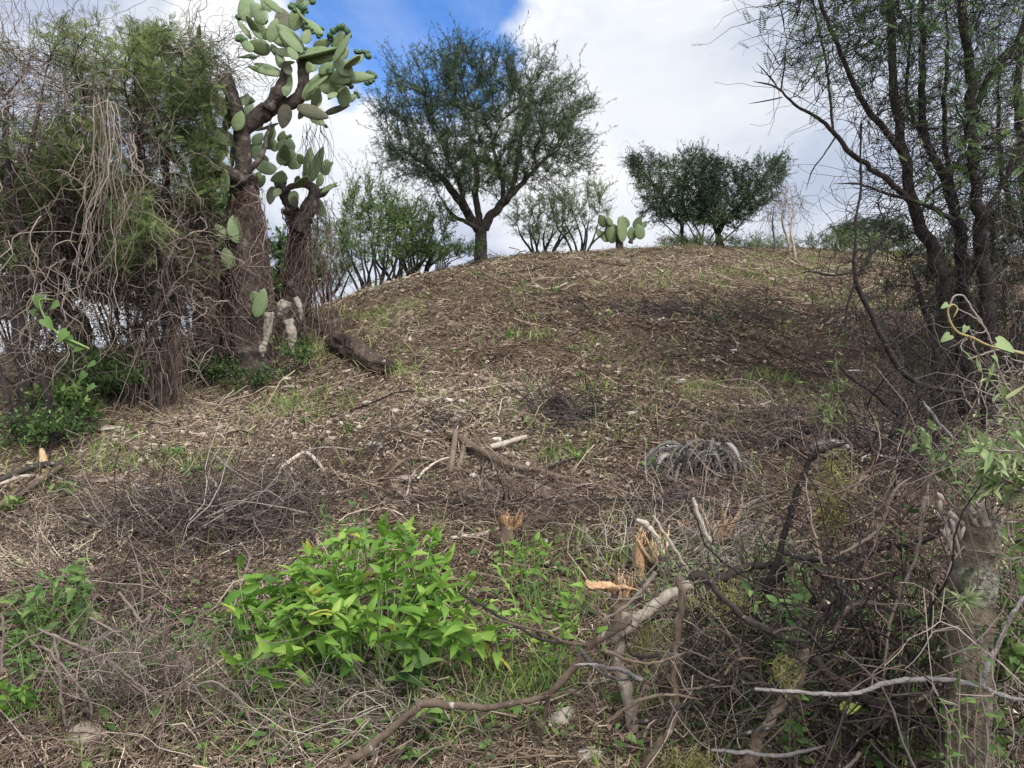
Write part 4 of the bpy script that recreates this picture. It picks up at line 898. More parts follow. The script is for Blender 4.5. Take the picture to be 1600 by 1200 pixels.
# ================================================================== RIGHT TREES
Yr = 7.2
rl = [trunk_limb([(1472, 648, 40), (1470, 560, 37), (1478, 470, 36), (1468, 420, 33), (1445, 365, 29), (1425, 310, 26), (1412, 250, 23), (1402, 170, 20), (1394, 80, 18), (1392, 0, 16), (1388, -90, 12), (1386, -170, 8)], Yr, k=.66),
      limb([(1412, 250, 15), (1392, 215, 14), (1362, 178, 14), (1338, 140, 13), (1318, 95, 11), (1300, 50, 10), (1282, 5, 9), (1262, -60, 6)], k=.66, Y=Yr-.2),
      limb([(1428, 322, 16), (1395, 288, 14), (1360, 262, 12), (1330, 240, 12), (1300, 205, 10), (1275, 182, 8), (1240, 162, 6), (1218, 140, 5), (1200, 132, 4), (1176, 127, 3)], k=.66, Y=Yr-.4),
      limb([(1220, 143, 4), (1225, 105, 4), (1229, 62, 3)], k=.66, Y=Yr-.4), limb([(1216, 138, 3), (1198, 115, 3), (1182, 98, 2)], k=.66, Y=Yr-.4), limb([(1222, 152, 3), (1195, 158, 3), (1170, 162, 2)], k=.66, Y=Yr-.4),
      limb([(1302, 206, 6), (1298, 165, 6), (1292, 110, 5), (1282, 60, 5), (1272, 10, 4), (1262, -40, 3)], k=.66, Y=Yr-.3),
      limb([(1305, 215, 4), (1285, 245, 3), (1270, 265, 3), (1259, 298, 2)], k=.66, Y=Yr-.4),
      limb([(1490, 345, 13), (1455, 325, 11), (1420, 312, 9), (1380, 300, 7), (1345, 288, 5), (1302, 287, 3)], k=.66, Y=Yr-.5),
      limb([(1345, 300, 4), (1344, 250, 4), (1346, 200, 5), (1345, 190, 5)], k=.66, Y=Yr-.5)]
R1 = dict(step=.13, kill=.18, r_tip=.0032, rmax=.03, bark='dark_twig', twig='dark_twig', leaf='leaf', ntw=3, twl=(.2, .95), twr=.0036, twk=8, twcurl=.28, twup=.05, nlf=1, gnarl=.3, lfs=(.09, .17), tpls=PINF, S=12, lrnd=(.4, .2), clump=.7, group='dark multi-trunked trees at the right', thin=.02, spread=1.2)
hi = lambda e: e[:, 2] < P(1400, 190+0, Yr)[2]+.5*(vn(e[:, 0]*2, e[:, 2]*2)-.2)
A = np.vstack([fill(230, [(1225, 40), (1260, -140), (1480, -220)], (5.9, 8.2), [(1225, 120), (1300, 160), (1480, 330)], (1235, 1480)), fill(60, [(1330, 240), (1440, 330)], (6.6, 7.4), [(1330, 300), (1440, 480)], (1340, 1450))])
tree('thorn_tree', 'dark thorn tree leaning left at the right side, with long bare lower branches', 'tree', rl, A, skip_leaf=hi, **R1)
rl2 = [trunk_limb([(1508, 650, 32), (1505, 560, 30), (1506, 470, 29), (1502, 390, 27), (1488, 320, 23), (1470, 270, 20), (1450, 225, 17), (1440, 175, 16), (1443, 100, 15), (1440, 20, 13), (1442, -80, 10)], 7.5, k=.66),
       limb([(1502, 380, 14), (1490, 300, 12), (1478, 240, 10), (1475, 170, 10), (1480, 90, 8), (1478, 0, 6)], 7.6, k=.66), limb([(1450, 230, 9), (1430, 190, 9), (1416, 150, 8), (1420, 90, 7), (1425, 0, 5)], 7.4, k=.66)]
A = fill(170, [(1380, -120), (1560, -180)], (6.6, 8.6), [(1380, 200), (1560, 430)], (1385, 1560))
tree('thorn_tree', 'dark thorn tree with a wavy middle trunk at the right side', 'tree', rl2, A, skip_leaf=hi, **R1)
rl3 = [trunk_limb([(1548, 655, 40), (1544, 560, 36), (1540, 460, 34), (1532, 370, 31), (1526, 300, 26), (1519, 230, 24), (1518, 150, 22), (1512, 90, 20), (1504, 30, 19), (1500, -70, 15)], 7.0, k=.66),
       limb([(1528, 160, 14), (1545, 125, 14), (1575, 90, 12), (1600, 40, 11), (1640, -40, 8)], 7.0, k=.66), limb([(1526, 230, 9), (1500, 250, 10), (1480, 280, 9), (1450, 310, 7), (1430, 350, 5)], 6.8, k=.66), limb([(1530, 340, 12), (1560, 300, 11), (1590, 240, 10), (1630, 190, 8)], 7.1, k=.66)]
A = fill(230, [(1470, -160), (1720, -180)], (6.0, 8.2), [(1470, 330), (1720, 480)], (1470, 1720))
tree('thorn_tree', 'straight dark thorn tree nearest the right edge, lichen-speckled trunk', 'tree', rl3, A, skip_leaf=lambda e: e[:, 2] < P(1400, 260, Yr)[2]-.5, **{**R1, 'lrnd': (.45, .2), 'nlf': 1})
rl4 = [trunk_limb([(1640, 640, 34), (1625, 520, 30), (1610, 400, 26), (1600, 280, 22), (1590, 150, 18), (1600, 20, 14)], 8.4, k=.6), limb([(1605, 380, 14), (1570, 300, 12), (1560, 200, 10), (1560, 80, 7)], 8.4, k=.6), limb([(1500, 660, 20), (1470, 560, 18), (1440, 470, 14), (1425, 420, 10)], 8.2, k=.6)]
A = fill(170, [(1480, -100), (1760, -120)], (7.6, 9.8), [(1480, 330), (1760, 560)], (1530, 1760))
tree('thorn_tree', 'leafier thorn tree behind, cut off by the right edge', 'tree', rl4, A, **{**R1, 'nlf': 2, 'lrnd': (.5, .2), 'leaf': 'leaf_olive', 'ntw': 2})
vine_mass('dry_vine', 'brown vine curtain hanging between the trunks at the right edge', 330, [(1540, 100), (1600, 60), (1700, 40)], (6.6, 8.4), [(1540, 480), (1700, 520)], (1550, 1700), .9, 13, .3, -.08, .004, 'vine')
vine_mass('dry_vine', 'loose dark twig tangle around the right trunks', 330, [(1340, 300), (1400, 250), (1500, 180)], (6.4, 7.8), [(1340, 520), (1400, 600), (1500, 640)], (1335, 1560), .8, 11, .34, -.02, .0035, 'dark_twig')
vine_mass('dry_vine', 'thicket of thin dark stems between the right trunk feet', 520, [(1400, 520), (1600, 480)], (6.3, 7.6), [(1400, 640), (1600, 650)], (1390, 1640), .7, 9, .25, .1, .0035, 'dark_twig', dz=.9, spread=.7)
bush('scrub', 'shaded scrub low behind the right-hand trunks', 1560, 640, 9.5, 300, 330, 420, 12, leaf='leaf_dark', lrnd=(.5, .2), ntw=3, nlf=4, lfs=(.06, .12), wst=5, group='shaded scrub behind the thicket', cat='scrub')
# curved dead sapling in front of the right trunks
Yd = 3.6
dl = [limb([(1600, 636, 7), (1540, 622, 7), (1500, 613, 7), (1465, 607, 8), (1443, 603, 10), (1420, 590, 10), (1395, 560, 9), (1375, 520, 8), (1358, 485, 8), (1343, 455, 8), (1336, 435, 7), (1334, 405, 5), (1338, 370, 4), (1336, 345, 4), (1345, 300, 4), (1346, 250, 3)], Yd, 5),
      limb([(1446, 605, 9), (1428, 625, 9), (1405, 655, 9), (1392, 680, 8), (1390, 700, 6)], Yd, 5), limb([(1336, 435, 6), (1345, 425, 6), (1362, 395, 6), (1385, 365, 5), (1410, 335, 4), (1420, 345, 3)], Yd, 5), limb([(1334, 425, 4), (1300, 430, 4), (1270, 425, 3), (1252, 425, 2)], Yd, 5),
      limb([(1338, 440, 5), (1326, 470, 4), (1322, 500, 3), (1320, 560, 2)], Yd, 5), limb([(1405, 650, 6), (1365, 615, 6), (1330, 590, 5), (1300, 560, 4)], Yd+.1, 5), limb([(1448, 665, 9), (1435, 680, 8), (1420, 700, 7), (1400, 720, 6)], Yd, 5), limb([(1362, 395, 4), (1358, 370, 3), (1340, 350, 3), (1335, 335, 3)], Yd, 5)]
A = np.vstack([ellipsoid(60, 1330, 400, 70, 70, Yd, .25), ellipsoid(60, 1400, 520, 60, 90, Yd+.1, .25)])
tree('dead_branch', 'long curved black dead branch with a bare twiggy tip, before the right trunks', 'branch', dl, A, step=.05, kill=.07, r_tip=.0016, rmax=.004, bark='dark_twig', twig='dark_twig', nlf=0, ntw=1, twl=(.05, .16), twr=.0013, twk=5, twcurl=.4, S=8, trunkname='limb', rough=.1)
# ================================================================== STONES
def stone(px, py, w, h, label=None, group=None, tone=None, i=None, name='stone', py0=2.0):
    g = GP(px, py+h*.3); s = w*g[1]/FPX; hh = max(h*g[1]/FPX*.9, s*.22)
    V, Q, T = RK[random.randrange(8) if i is None else i]
    V = V/np.ptp(V, axis=0)*np.array([s, s*.8, hh]); a = rng.normal()*.35
    V = V@np.array([[math.cos(a), math.sin(a), 0], [-math.sin(a), math.cos(a), 0], [0, 0, 1]])
    m = MB(); m.add(V+g+np.array([0, 0, hh*.28]), T=T, R=.5+.2*rng.normal() if tone is None else tone)
    return tag(m.build(name, M['stone'], origin=g, smooth=False), label, 'stone', group)
for q in ((176, 670, 42, 14, 'long flat grey slab of stone below the dead shrub, left', .55), (212, 761, 20, 11, 'small white stone above the left twig heap', .95), (172, 752, 44, 12, 'flat reddish stone beside the small white one', .25), (237, 684, 13, 9, 'knobby pale stone right of the flat grey slab', .8),
          (448, 592, 18, 8, 'pale stone lying in front of the Y-shaped cactus', .85), (455, 607, 32, 10, 'flat reddish stone below the tall cactus foot', .3), (575, 630, 20, 12, 'grey angular stone downhill of the dark log', .6), (985, 648, 20, 12, 'grey block of stone on the mid slope above the dead agave', .55),
          (1032, 499, 15, 8, 'pale stone on the upper slope among dark straw', .8), (1255, 496, 14, 7, 'white stone on the upper right slope', .95), (835, 448, 18, 7, 'pale flat stone high on the slope under the mesquite', .75), (700, 626, 18, 10, 'cream stone in the middle of the slope', .85), (588, 695, 26, 12, 'broad tan stone above the left twig heap, centre left', .6),
          (776, 690, 18, 12, 'whitish stone beside the forked dead branch', .9), (630, 750, 40, 14, 'brown earthy stone behind the leafy green plant', .2), (140, 1148, 70, 36, 'orange-brown boulder half buried at bottom left', .28), (115, 1090, 40, 22, 'dull brown stone in the twigs at bottom left', .3), (880, 1120, 46, 34, 'smooth tan rock at bottom centre beside the curved branch', .5), (895, 1085, 34, 20, 'mossy flat rock behind the smooth tan one', .45),
          (925, 1180, 44, 30, 'blue-grey stone at the bottom edge, centre right', .62), (372, 765, 36, 16, 'reddish clod of earth left of the broad tan stone', .2)):
    stone(*q[:5], tone=q[5])
n = 0
for cx, cy, sx, sy, k in ((760, 630, 130, 32, 46), (560, 690, 170, 45, 34), (300, 690, 130, 32, 16), (560, 448, 40, 14, 22), (620, 430, 30, 6, 12), (860, 690, 70, 30, 14), (1000, 650, 90, 30, 10), (1100, 520, 200, 50, 10)):
    for _ in range(k):
        px, py = cx+sx*rng.normal(), cy+sy*rng.normal()
        if 470 < px < 660 and py < 470-(px-480)*.35: continue
        if py < 415: continue
        w = 6+9*rng.random()**2; stone(px, py, w, w*.6, 'small pale stone lying loose in the litter of the slope', 'small loose stones on the slope')
# ================================================================== LOGS AND BRANCHES ON THE SLOPE
def flog(name, label, spec, m='bark', cat='log', group=None, S=14, rough=.06, lift=.7, tone=.45, twigs=0, n=6, capw=True, twl=.3):
    p, r = ground_limb(spec, n, lift)
    root = thing(name, label, cat, p[0], group) if twigs else None
    mb = MB(); mb.tubes(p, r*(1+.06*rng.normal(size=len(r))), S, tone, cap=True, rough=rough)
    if not twigs: return tag(mb.build(name, M[m], origin=p[0]), label, cat, group)
    mb.build('limb', M[m], root)
    s = p[rng.integers(1, len(p), twigs)]; tw = walk(s, np.array([[0, 0, .25]])+rng.normal(size=(twigs, 3))*np.array([1, 1, .5]), twl*(.4+rng.random(twigs)), 6, .3)
    tw[..., 2] = np.maximum(tw[..., 2], H(tw[..., 0], tw[..., 1])+.01)
    mb = MB(); mb.tubes(tw, .0035*np.linspace(1, .5, 6)[None]*np.ones((twigs, 1)), 4, .4+.15*rng.normal(size=twigs)); mb.build('twigs', M[m if m != 'bark' else 'dark_twig'], root)
    return root
flog('fallen_log', 'thick dark rotting log lying on the slope right of the cacti', [(526, 548, 28, .05), (550, 561, 31, .03), (578, 576, 31), (612, 586, 26)], 'bark_warm', rough=.2, S=30, tone=.18)
flog('fallen_log', 'short dark log chunk behind the thick rotting log', [(502, 524, 20, .02), (520, 521, 22), (536, 514, 18)], 'bark_warm', rough=.2, S=24, tone=.2)
flog('fallen_branch', 'thin black branch stub propped behind the short log chunk', [(478, 508, 5, .12), (500, 514, 6, .08), (520, 520, 5, .03)], 'dark_twig', 'branch')
fb = dict(cat='branch', group='fallen branches on the slope')
flog('fallen_branch', 'long brown forked branch slanting down the middle of the slope', [(700, 684, 13, .02), (735, 710, 13, .05), (772, 733, 12, .06), (800, 742, 9, .05), (840, 748, 9, .04), (880, 757, 8, .03), (920, 765, 8, .02), (960, 780, 6), (1000, 812, 5), (1040, 830, 4)], 'bark_warm', twigs=16, **fb)
flog('fallen_branch', 'short upright split branch below the long forked one', [(704, 742, 9), (708, 722, 9, .05), (712, 700, 8, .12)], 'bark_warm', tone=.6, **fb)
flog('fallen_branch', 'stubby brown branch beside the short split one', [(716, 738, 8), (724, 715, 8, .04), (728, 696, 6, .08)], 'bark_warm', tone=.55, **fb)
flog('fallen_branch', 'pale sawn branch end on the slope, right of the forked branch', [(766, 708, 9, .03), (785, 705, 9, .04), (806, 700, 8, .05), (822, 696, 7, .05)], 'pale_wood', tone=.6, **fb)
flog('fallen_branch', 'dark curved branch arching over pale straw behind the leafy plant', [(560, 765, 4), (600, 752, 5, .02), (630, 730, 5, .04), (660, 728, 5, .04), (700, 735, 4, .03), (740, 742, 4)], 'bark_warm', twigs=4, **fb)
flog('fallen_branch', 'pale bent stick like a low arch on the left of the slope', [(430, 748, 5), (445, 735, 6, .02), (475, 723, 6, .06), (495, 733, 6, .04), (510, 745, 5)], 'pale_wood', tone=.65, **fb)
flog('fallen_branch', 'brown stick lying beneath the pale bent one', [(440, 760, 5), (480, 748, 6, .01), (520, 745, 6, .02)], 'bark_warm', **fb)
flog('fallen_branch', 'dark heavy stick behind the leafy green plant, pointing right', [(610, 782, 6, .02), (660, 790, 8, .03), (700, 800, 12, .04), (740, 800, 10, .04)], 'bark', tone=.3, twigs=5, **fb)
flog('fallen_branch', 'thin branch crossing the slope toward the black arched one', [(830, 755, 5, .05), (870, 742, 5, .06), (900, 728, 4, .05)], 'dark_twig', **fb)
flog('fallen_branch', 'wiry dark branch running along above the splintered stumps', [(860, 810, 4, .08), (930, 805, 5, .1), (1000, 808, 6, .1), (1050, 806, 6, .1), (1085, 795, 5, .12)], 'bark', twigs=10, **fb)
flog('fallen_branch', 'pale straight stick leaning at the front, left of the splintered stumps', [(705, 848, 6, .02), (750, 843, 7, .02), (790, 832, 6, .03)], 'pale_wood', tone=.7, **fb)
flog('fallen_branch', 'black thick arched branch on the right of the slope', [(1205, 712, 8, .02), (1240, 695, 11, .05), (1275, 688, 12, .08), (1310, 692, 11, .05), (1325, 700, 8, .02)], 'dark_twig', tone=.2, **fb)
flog('fallen_branch', 'bleached white branch beneath the black arched one', [(1262, 706, 8, .0), (1290, 702, 13, .02), (1315, 706, 15, .02), (1332, 712, 10)], 'bark_grey', tone=1.0, **fb)
flog('fallen_branch', 'long dark stick at the left edge pointing to the pale splinter', [(-20, 770, 9, .03), (30, 752, 9, .05), (70, 742, 10, .06), (100, 738, 8, .04)], 'bark', tone=.5, twigs=6, **fb)
flog('fallen_branch', 'brown thick stick at the left edge under the longer dark one', [(-20, 812, 11, .02), (20, 790, 12, .04), (60, 768, 11, .05), (95, 742, 8, .05)], 'bark_warm', tone=.45, twigs=4, **fb)
flog('fallen_branch', 'pale thin stick between the two thick ones at the left edge', [(-10, 772, 5, .04), (30, 757, 6, .04), (60, 752, 5, .03)], 'pale_wood', tone=.6, **fb)
flog('fallen_branch', 'short orange-tan splinter standing at the end of the left sticks', [(70, 742, 10), (68, 730, 11, .05), (66, 722, 8, .08)], 'split_wood', tone=.7, **fb)
# many countable thin sticks over the slope
for i in range(42):
    px = random.uniform(120, 1400); py = random.uniform(640, 850)
    if 420 < px < 720 and py > 800: continue
    g = GP(px, py); a = rng.random()*6.3; L = .25+.5*random.random(); n_ = 6
    pts = walk(g[None]+np.array([[0, 0, .03]]), np.array([[math.cos(a), math.sin(a)*.7, .1]]), L, n_, .18)[0]; pts[:, 2] = H(pts[:, 0], pts[:, 1])+.03+.05*np.sin(np.linspace(0, 3.1, n_))
    mb = MB(); mb.tubes(pts, np.linspace(.009, .005, n_)*(.6+.7*random.random()), 6, .5+.2*rng.normal(), cap=True, rough=.05)
    tag(mb.build('stick', M[random.choice(('bark_warm', 'dark_twig', 'grey_twig', 'pale_wood', 'bark_grey'))], origin=pts[0]), 'thin broken stick lying loose on the littered slope', 'stick', 'loose sticks on the slope')
# brush heaps (twigs beyond counting in each)
def heap(name, label, px, py, rx, ry, hgt, n, m, L=.6, r=.003, flow=(1, .3), tone=(.45, .2), K=7, group='heaps of cut twigs'):
    n = int(n*.72); r = r*.95; tone = (tone[0]+.06, tone[1]+.1)
    g = GP(px, py); sx = rx*g[1]/FPX
    x = g[0]+sx*np.clip(rng.normal(size=n), -1.7, 1.7)*.55; y = g[1]+ry*np.clip(rng.normal(size=n), -1.7, 1.7)*.55
    q = np.exp(-((x-g[0])/sx)**2-((y-g[1])/ry)**2)
    swirl = 5*vn(x*1.1+px, y*1.4); d = np.stack([flow[0]*np.cos(swirl)+.8*rng.normal(size=n), flow[1]+np.sin(swirl)+.8*rng.normal(size=n), .22*rng.normal(size=n)], 1)
    p = walk(np.stack([x, y, H(x, y)+.01+hgt*q*rng.random(n)], 1), d, L*(.4+.9*rng.random(n)), K, .3, -.03)
    p[..., 2] = np.maximum(p[..., 2], H(p[..., 0], p[..., 1])+.008)
    mb = MB(); mb.tubes(p, (r*(.6+.8*rng.random(n)))[:, None]*np.linspace(1, .5, K)[None], 4, np.clip(tone[0]+tone[1]*rng.normal(size=n), 0, 1))
    tag(mb.build(name, M[m], origin=g), label, 'twig heap', group)
heap('twig_heap', 'large heap of grey-purple cut twigs left of the leafy green plant', 330, 840, 190, .5, .22, 1500, 'grey_twig', .75, .0034, (1, .15), (.34, .18))
heap('twig_heap', 'brown-grey twig litter heap spilling down at lower left', 180, 960, 230, .55, .12, 1000, 'vine_red', .6, .0028, (.6, .6), (.36, .2))
heap('twig_heap', 'fine brown-grey twig heap along the bottom-left edge', 180, 1130, 260, .35, .1, 1000, 'vine_red', .5, .0024, (1, .3), (.42, .22))
heap('straw_heap', 'flattened heap of pale tan straw at the left edge', 60, 890, 110, .35, .07, 900, 'straw', .3, .0026, (1, .2), (.78, .15), group=None)
heap('twig_heap', 'dark twig pile on the upper right slope', 1150, 505, 250, .8, .16, 900, 'dark_twig', .7, .005, (1, .1), (.5, .2))
heap('twig_heap', 'small dark twig bunch in the centre of the slope', 668, 668, 26, .15, .08, 110, 'dark_twig', .3, .003)
heap('twig_heap', 'flat grey twig bunch just above the arching branch', 605, 705, 32, .12, .05, 90, 'dark_twig', .3, .003)
heap('twig_heap', 'brown twig pile on the slope left of the dead agave', 900, 655, 70, .35, .12, 380, 'dark_twig', .5, .004, (1, .2), (.55, .2))
heap('twig_heap', 'dark twig pile under the dead agave', 1110, 785, 130, .3, .12, 600, 'vine_red', .45, .003, (1, .1), (.5, .22))
heap('twig_heap', 'grey twig pile right of the dead agave', 1290, 680, 180, .7, .18, 1100, 'grey_twig', .6, .0032, (1, .2), (.3, .2))
heap('twig_heap', 'brown debris pile behind the leafy plant, right side', 800, 800, 170, .45, .12, 800, 'vine_red', .5, .003, (1, .2), (.42, .22))
heap('twig_heap', 'tan twig litter heap between the splintered stumps', 1090, 880, 160, .4, .14, 1000, 'vine', .45, .0026, (1, .2), (.55, .22))
heap('twig_heap', 'dry twig litter heap at the bottom centre', 560, 1130, 240, .3, .1, 900, 'vine', .45, .0022, (.8, .4), (.45, .22))
# dead agave
g = GP(1090, 738); root = thing('dead_agave', 'dead agave of drooping grey strap leaves on the right slope', 'dead plant', g)
for i in range(120):
    a = random.uniform(-3.3, .3) if i < 100 else random.uniform(0, 6.3); ln = .2+.24*random.random()
    b0 = g+np.array([.13*rng.normal()+.03, .07*rng.normal(), .11+.05*rng.normal()])
    d = np.array([math.cos(a), math.sin(a)*.7, 1.0+.4*rng.normal()]); K = 8
    p = np.zeros((K, 3)); p[0] = b0; dd = unit(d)
    for k in range(1, K): dd = unit(dd+np.array([0, 0, -.42])); p[k] = p[k-1]+dd*ln/(K-1)
    p[:, 2] = np.maximum(p[:, 2], H(p[:, 0], p[:, 1])+.01)
    side = unit(np.cross(dd, [0, 0, 1.])+.3*rng.normal(size=3)); w = .013*(.7+.6*random.random())*np.array([.6, 1, 1.15, 1.15, 1, .8, .5, .1]); up = np.array([0, 0, .006])
    V = np.stack([p-side*w[:, None], p-up, p+side*w[:, None], p+up*.2-np.array([0, 0, .009])], 1).reshape(-1, 3); ix = np.arange(K*4).reshape(K, 4)
    mb = MB(); mb.add(V, np.stack([ix[:-1], np.roll(ix[:-1], -1, 1), np.roll(ix[1:], -1, 1), ix[1:]], -1).reshape(-1, 4), R=np.clip(.38+.28*rng.normal(), 0, 1)); mb.build('leaf', M['agave'], root)
# ================================================================== SPLINTERED STUMPS
def stump(px, py, h, w, label, n=9, tone=.6, lean=(0, 0), m='bark_warm', Y=None, spl=.4, name='splintered_stump', group='splintered stumps of the cut thicket'):
    g = GP(px, py) if Y is None else GY(px, Y); k = g[1]/FPX; hh, r = h*k, w*k*.5
    root = thing(name, label, 'stump', g, group)
    top = g+np.array([lean[0]*hh, lean[1]*hh, hh*(1-spl)])
    p, rr = smooth_poly([g-np.array([0, 0, .08]), g+.5*(top-g)+.1*r*rng.normal(size=3), top], [r*1.15, r, r*.85], 5)
    mb = MB(); mb.tubes(p, rr, 12, .5, cap=True, rough=.09); mb.build('trunk', M[m], root)
    for i in range(n*3):
        a = rng.random()*6.3; q = r*.9*math.sqrt(random.random()); b0 = top+np.array([math.cos(a)*q, math.sin(a)*q, -.25*hh*spl])
        L = hh*spl*(.35+1.15*random.random()**2); d = unit(np.array([lean[0]+.25*math.cos(a)+.22*rng.normal(), lean[1]+.22*math.sin(a)+.15*rng.normal(), 1]))
        e = b0+d*L; pp = np.array([b0, b0*.5+e*.5+.09*L*rng.normal(size=3), e]); mb = MB()
        mb.tubes(pp, np.array([r*.26, r*.2, r*.07])*(.4+.9*random.random()), 5, np.clip(tone-.12+.3*rng.normal(), 0, 1), cap=True, rough=.2); mb.build('splinter', M['split_wood'], root)
    return root
stump(792, 858, 62, 26, 'splintered reddish stump just right of the leafy green plant', 8, .45, (.05, 0))
stump(998, 905, 90, 16, 'tall slender orange stump with a torn top', 6, .35, (.02, 0), 'split_wood', spl=.3)
stump(1040, 912, 92, 22, 'dark stump with long cream splinters behind the big fork', 9, .85, (-.15, 0), 'bark', spl=.5)
stump(1112, 868, 84, 22, 'fan-topped stump with bright straw-coloured splinters', 10, .9, (.08, 0), 'bark_warm', spl=.6)
stump(1290, 845, 74, 24, 'small hollow stump with orange frayed top, right of the black upright branch', 10, .5, (0, 0), 'bark', spl=.4)
stump(1070, 842, 36, 20, 'low frayed orange stump behind the fan-topped one', 9, .6, (0, 0), 'bark_warm', spl=.6)
# ================================================================== FOREGROUND BRANCH TANGLE (right)
def branch(name, label, spec, Y, m='bark_warm', tw=0, twl=.25, tone=.45, S=9, cat='branch', group='branches of the foreground tangle', rough=.09, extra=None, knots=True):
    p, r = limb(spec, Y, 7)
    p = p+.3*r[:, None]*rng.normal(size=p.shape)*np.array([1, .5, 1]); r = r*(1+(.05*rng.normal(size=len(r)) if knots else 0))
    if not tw and not extra:
        mb = MB(); mb.tubes(p, r, S, tone, cap=True, rough=rough); return tag(mb.build(name, M[m], origin=p[0]), label, cat, group)
    root = thing(name, label, cat, p[0], group); mb = MB(); mb.tubes(p, r, S, tone, cap=True, rough=rough); mb.build('limb', M[m], root)
    for ex in (extra or []):
        q, s = limb(ex, Y, 6); mb = MB(); mb.tubes(q, s, S-1, tone, cap=True, rough=rough); mb.build('side_branch', M[m], root)
    if tw:
        s = p[rng.integers(2, len(p), tw)]; t = walk(s, rng.normal(size=(tw, 3))+np.array([[0, 0, .2]]), twl*(.3+rng.random(tw)), 6, .35)
        mb = MB(); mb.tubes(t, .0022*np.linspace(1, .4, 6)[None]*(.6+.8*rng.random((tw, 1))), 4, .45+.15*rng.normal(size=tw)); mb.build('twigs', M['dark_twig' if m in ('dark_twig', 'bark') else 'vine_red'], root)
    return root
branch('dead_branch', 'long smooth brown branch curving across the bottom to the central fork', [(500, 1215, 14, 2.75), (560, 1180, 13), (620, 1132, 13), (650, 1106, 14), (668, 1098, 14), (710, 1101, 12), (760, 1105, 11), (810, 1098, 11), (855, 1086, 12), (880, 1062, 11), (905, 1032, 12, 2.8), (930, 1003, 11), (960, 985, 13), (985, 968, 12)], 2.8, 'bark_warm', tw=5, tone=.4,
       extra=[[(857, 1086, 8), (850, 1125, 6), (843, 1160, 6), (832, 1185, 6), (822, 1210, 5)], [(925, 1008, 6), (885, 1004, 5), (850, 988, 4), (800, 975, 4), (765, 962, 3), (735, 945, 3)], [(925, 1010, 4), (935, 960, 4), (928, 935, 3)]])
branch('dead_branch', 'thick bleached bark-stripped limb slanting up to the central fork', [(955, 998, 15), (985, 975, 17), (1015, 953, 17), (1045, 932, 18), (1078, 912, 17)], 2.85, 'pale_wood', tone=.55, S=12)
branch('dead_branch', 'dark knotted limb continuing right from the central fork', [(1075, 915, 17), (1090, 900, 17), (1115, 908, 16), (1150, 892, 13), (1185, 884, 12), (1230, 880, 9)], 2.85, 'bark', tone=.35, tw=10)
branch('dead_branch', 'pale upright post-like limb with peeling bark under the central fork', [(986, 1215, 19), (990, 1170, 18), (988, 1130, 18), (984, 1090, 18), (974, 1060, 17), (966, 1035, 17), (970, 1000, 17), (976, 960, 18)], 2.9, 'pale_wood', tone=.42, S=12, rough=.12)
stump(966, 960, 60, 24, 'torn stump with a flat horizontal splinter at the central fork', 10, .55, (0, 0), 'bark_warm', Y=3.0, spl=.5).location = [float(v) for v in P(968, 955, 2.92)]
branch('dead_branch', 'flat torn splinter lying across the central stump', [(912, 912, 9), (940, 915, 12), (965, 918, 10), (992, 920, 5)], 2.85, 'split_wood', tone=.55, rough=.3, S=18)
branch('dead_branch', 'brown hanging limb dropping from the central fork to the bottom edge', [(1062, 902, 11), (1066, 930, 12), (1062, 965, 12), (1056, 1010, 10), (1052, 1060, 10), (1058, 1100, 10), (1050, 1130, 10), (1030, 1165, 11), (1005, 1210, 11)], 2.65, 'bark_warm', tw=8, tone=.45)
branch('dead_branch', 'red-brown limb running from the fork down to the right edge', [(1108, 906, 10), (1130, 935, 10), (1165, 965, 11), (1210, 990, 12), (1255, 1008, 13), (1272, 1030, 14), (1310, 1065, 14), (1350, 1092, 15), (1400, 1110, 14), (1440, 1120, 14), (1480, 1128, 15), (1540, 1135, 15), (1610, 1152, 14)], 2.5, 'bark', tw=16, tone=.5)
branch('dead_branch', 'thick mossy limb dropping to the bottom edge right of centre', [(1258, 1012, 14), (1256, 1035, 16), (1240, 1070, 15), (1222, 1098, 15), (1200, 1130, 17), (1180, 1165, 18), (1162, 1215, 20)], 2.5, 'bark_warm', tone=.5, S=11, rough=.12)
branch('dead_branch', 'grey smooth limb arching in front of the lichen post', [(1180, 1078, 5), (1230, 1080, 6), (1290, 1085, 7), (1340, 1082, 7), (1385, 1067, 8), (1430, 1061, 8), (1480, 1062, 8), (1530, 1071, 8), (1570, 1088, 7), (1615, 1096, 6)], 2.1, 'bark_grey', tw=6, tone=.7)
branch('dead_branch', 'grey twig rising along the right side of the lichen post', [(1532, 1070, 9), (1545, 1035, 8), (1560, 1005, 7), (1578, 965, 7), (1595, 940, 6), (1615, 915, 6)], 2.05, 'bark_grey', tw=3, tone=.75)
branch('dead_branch', 'black knotty branch standing upright right of the dead agave', [(1192, 925, 9), (1208, 895, 10), (1216, 870, 10), (1228, 825, 9), (1240, 785, 10), (1252, 750, 9), (1262, 725, 9), (1270, 712, 11), (1295, 700, 7), (1330, 690, 5)], 2.8, 'dark_twig', tw=10, tone=.35)
branch('dead_branch', 'black branch reaching from the upright one to the lichen post', [(1222, 865, 8), (1260, 872, 8), (1300, 876, 8), (1345, 868, 8), (1385, 856, 7), (1430, 850, 8), (1460, 838, 7), (1490, 822, 6)], 2.6, 'dark_twig', tw=12, tone=.4)
branch('dead_branch', 'thin tan branch bowing up left of the lichen post', [(1300, 872, 4), (1345, 848, 5), (1375, 825, 5), (1390, 785, 5), (1402, 762, 5), (1425, 745, 4)], 2.5, 'vine', tw=5, tone=.5)
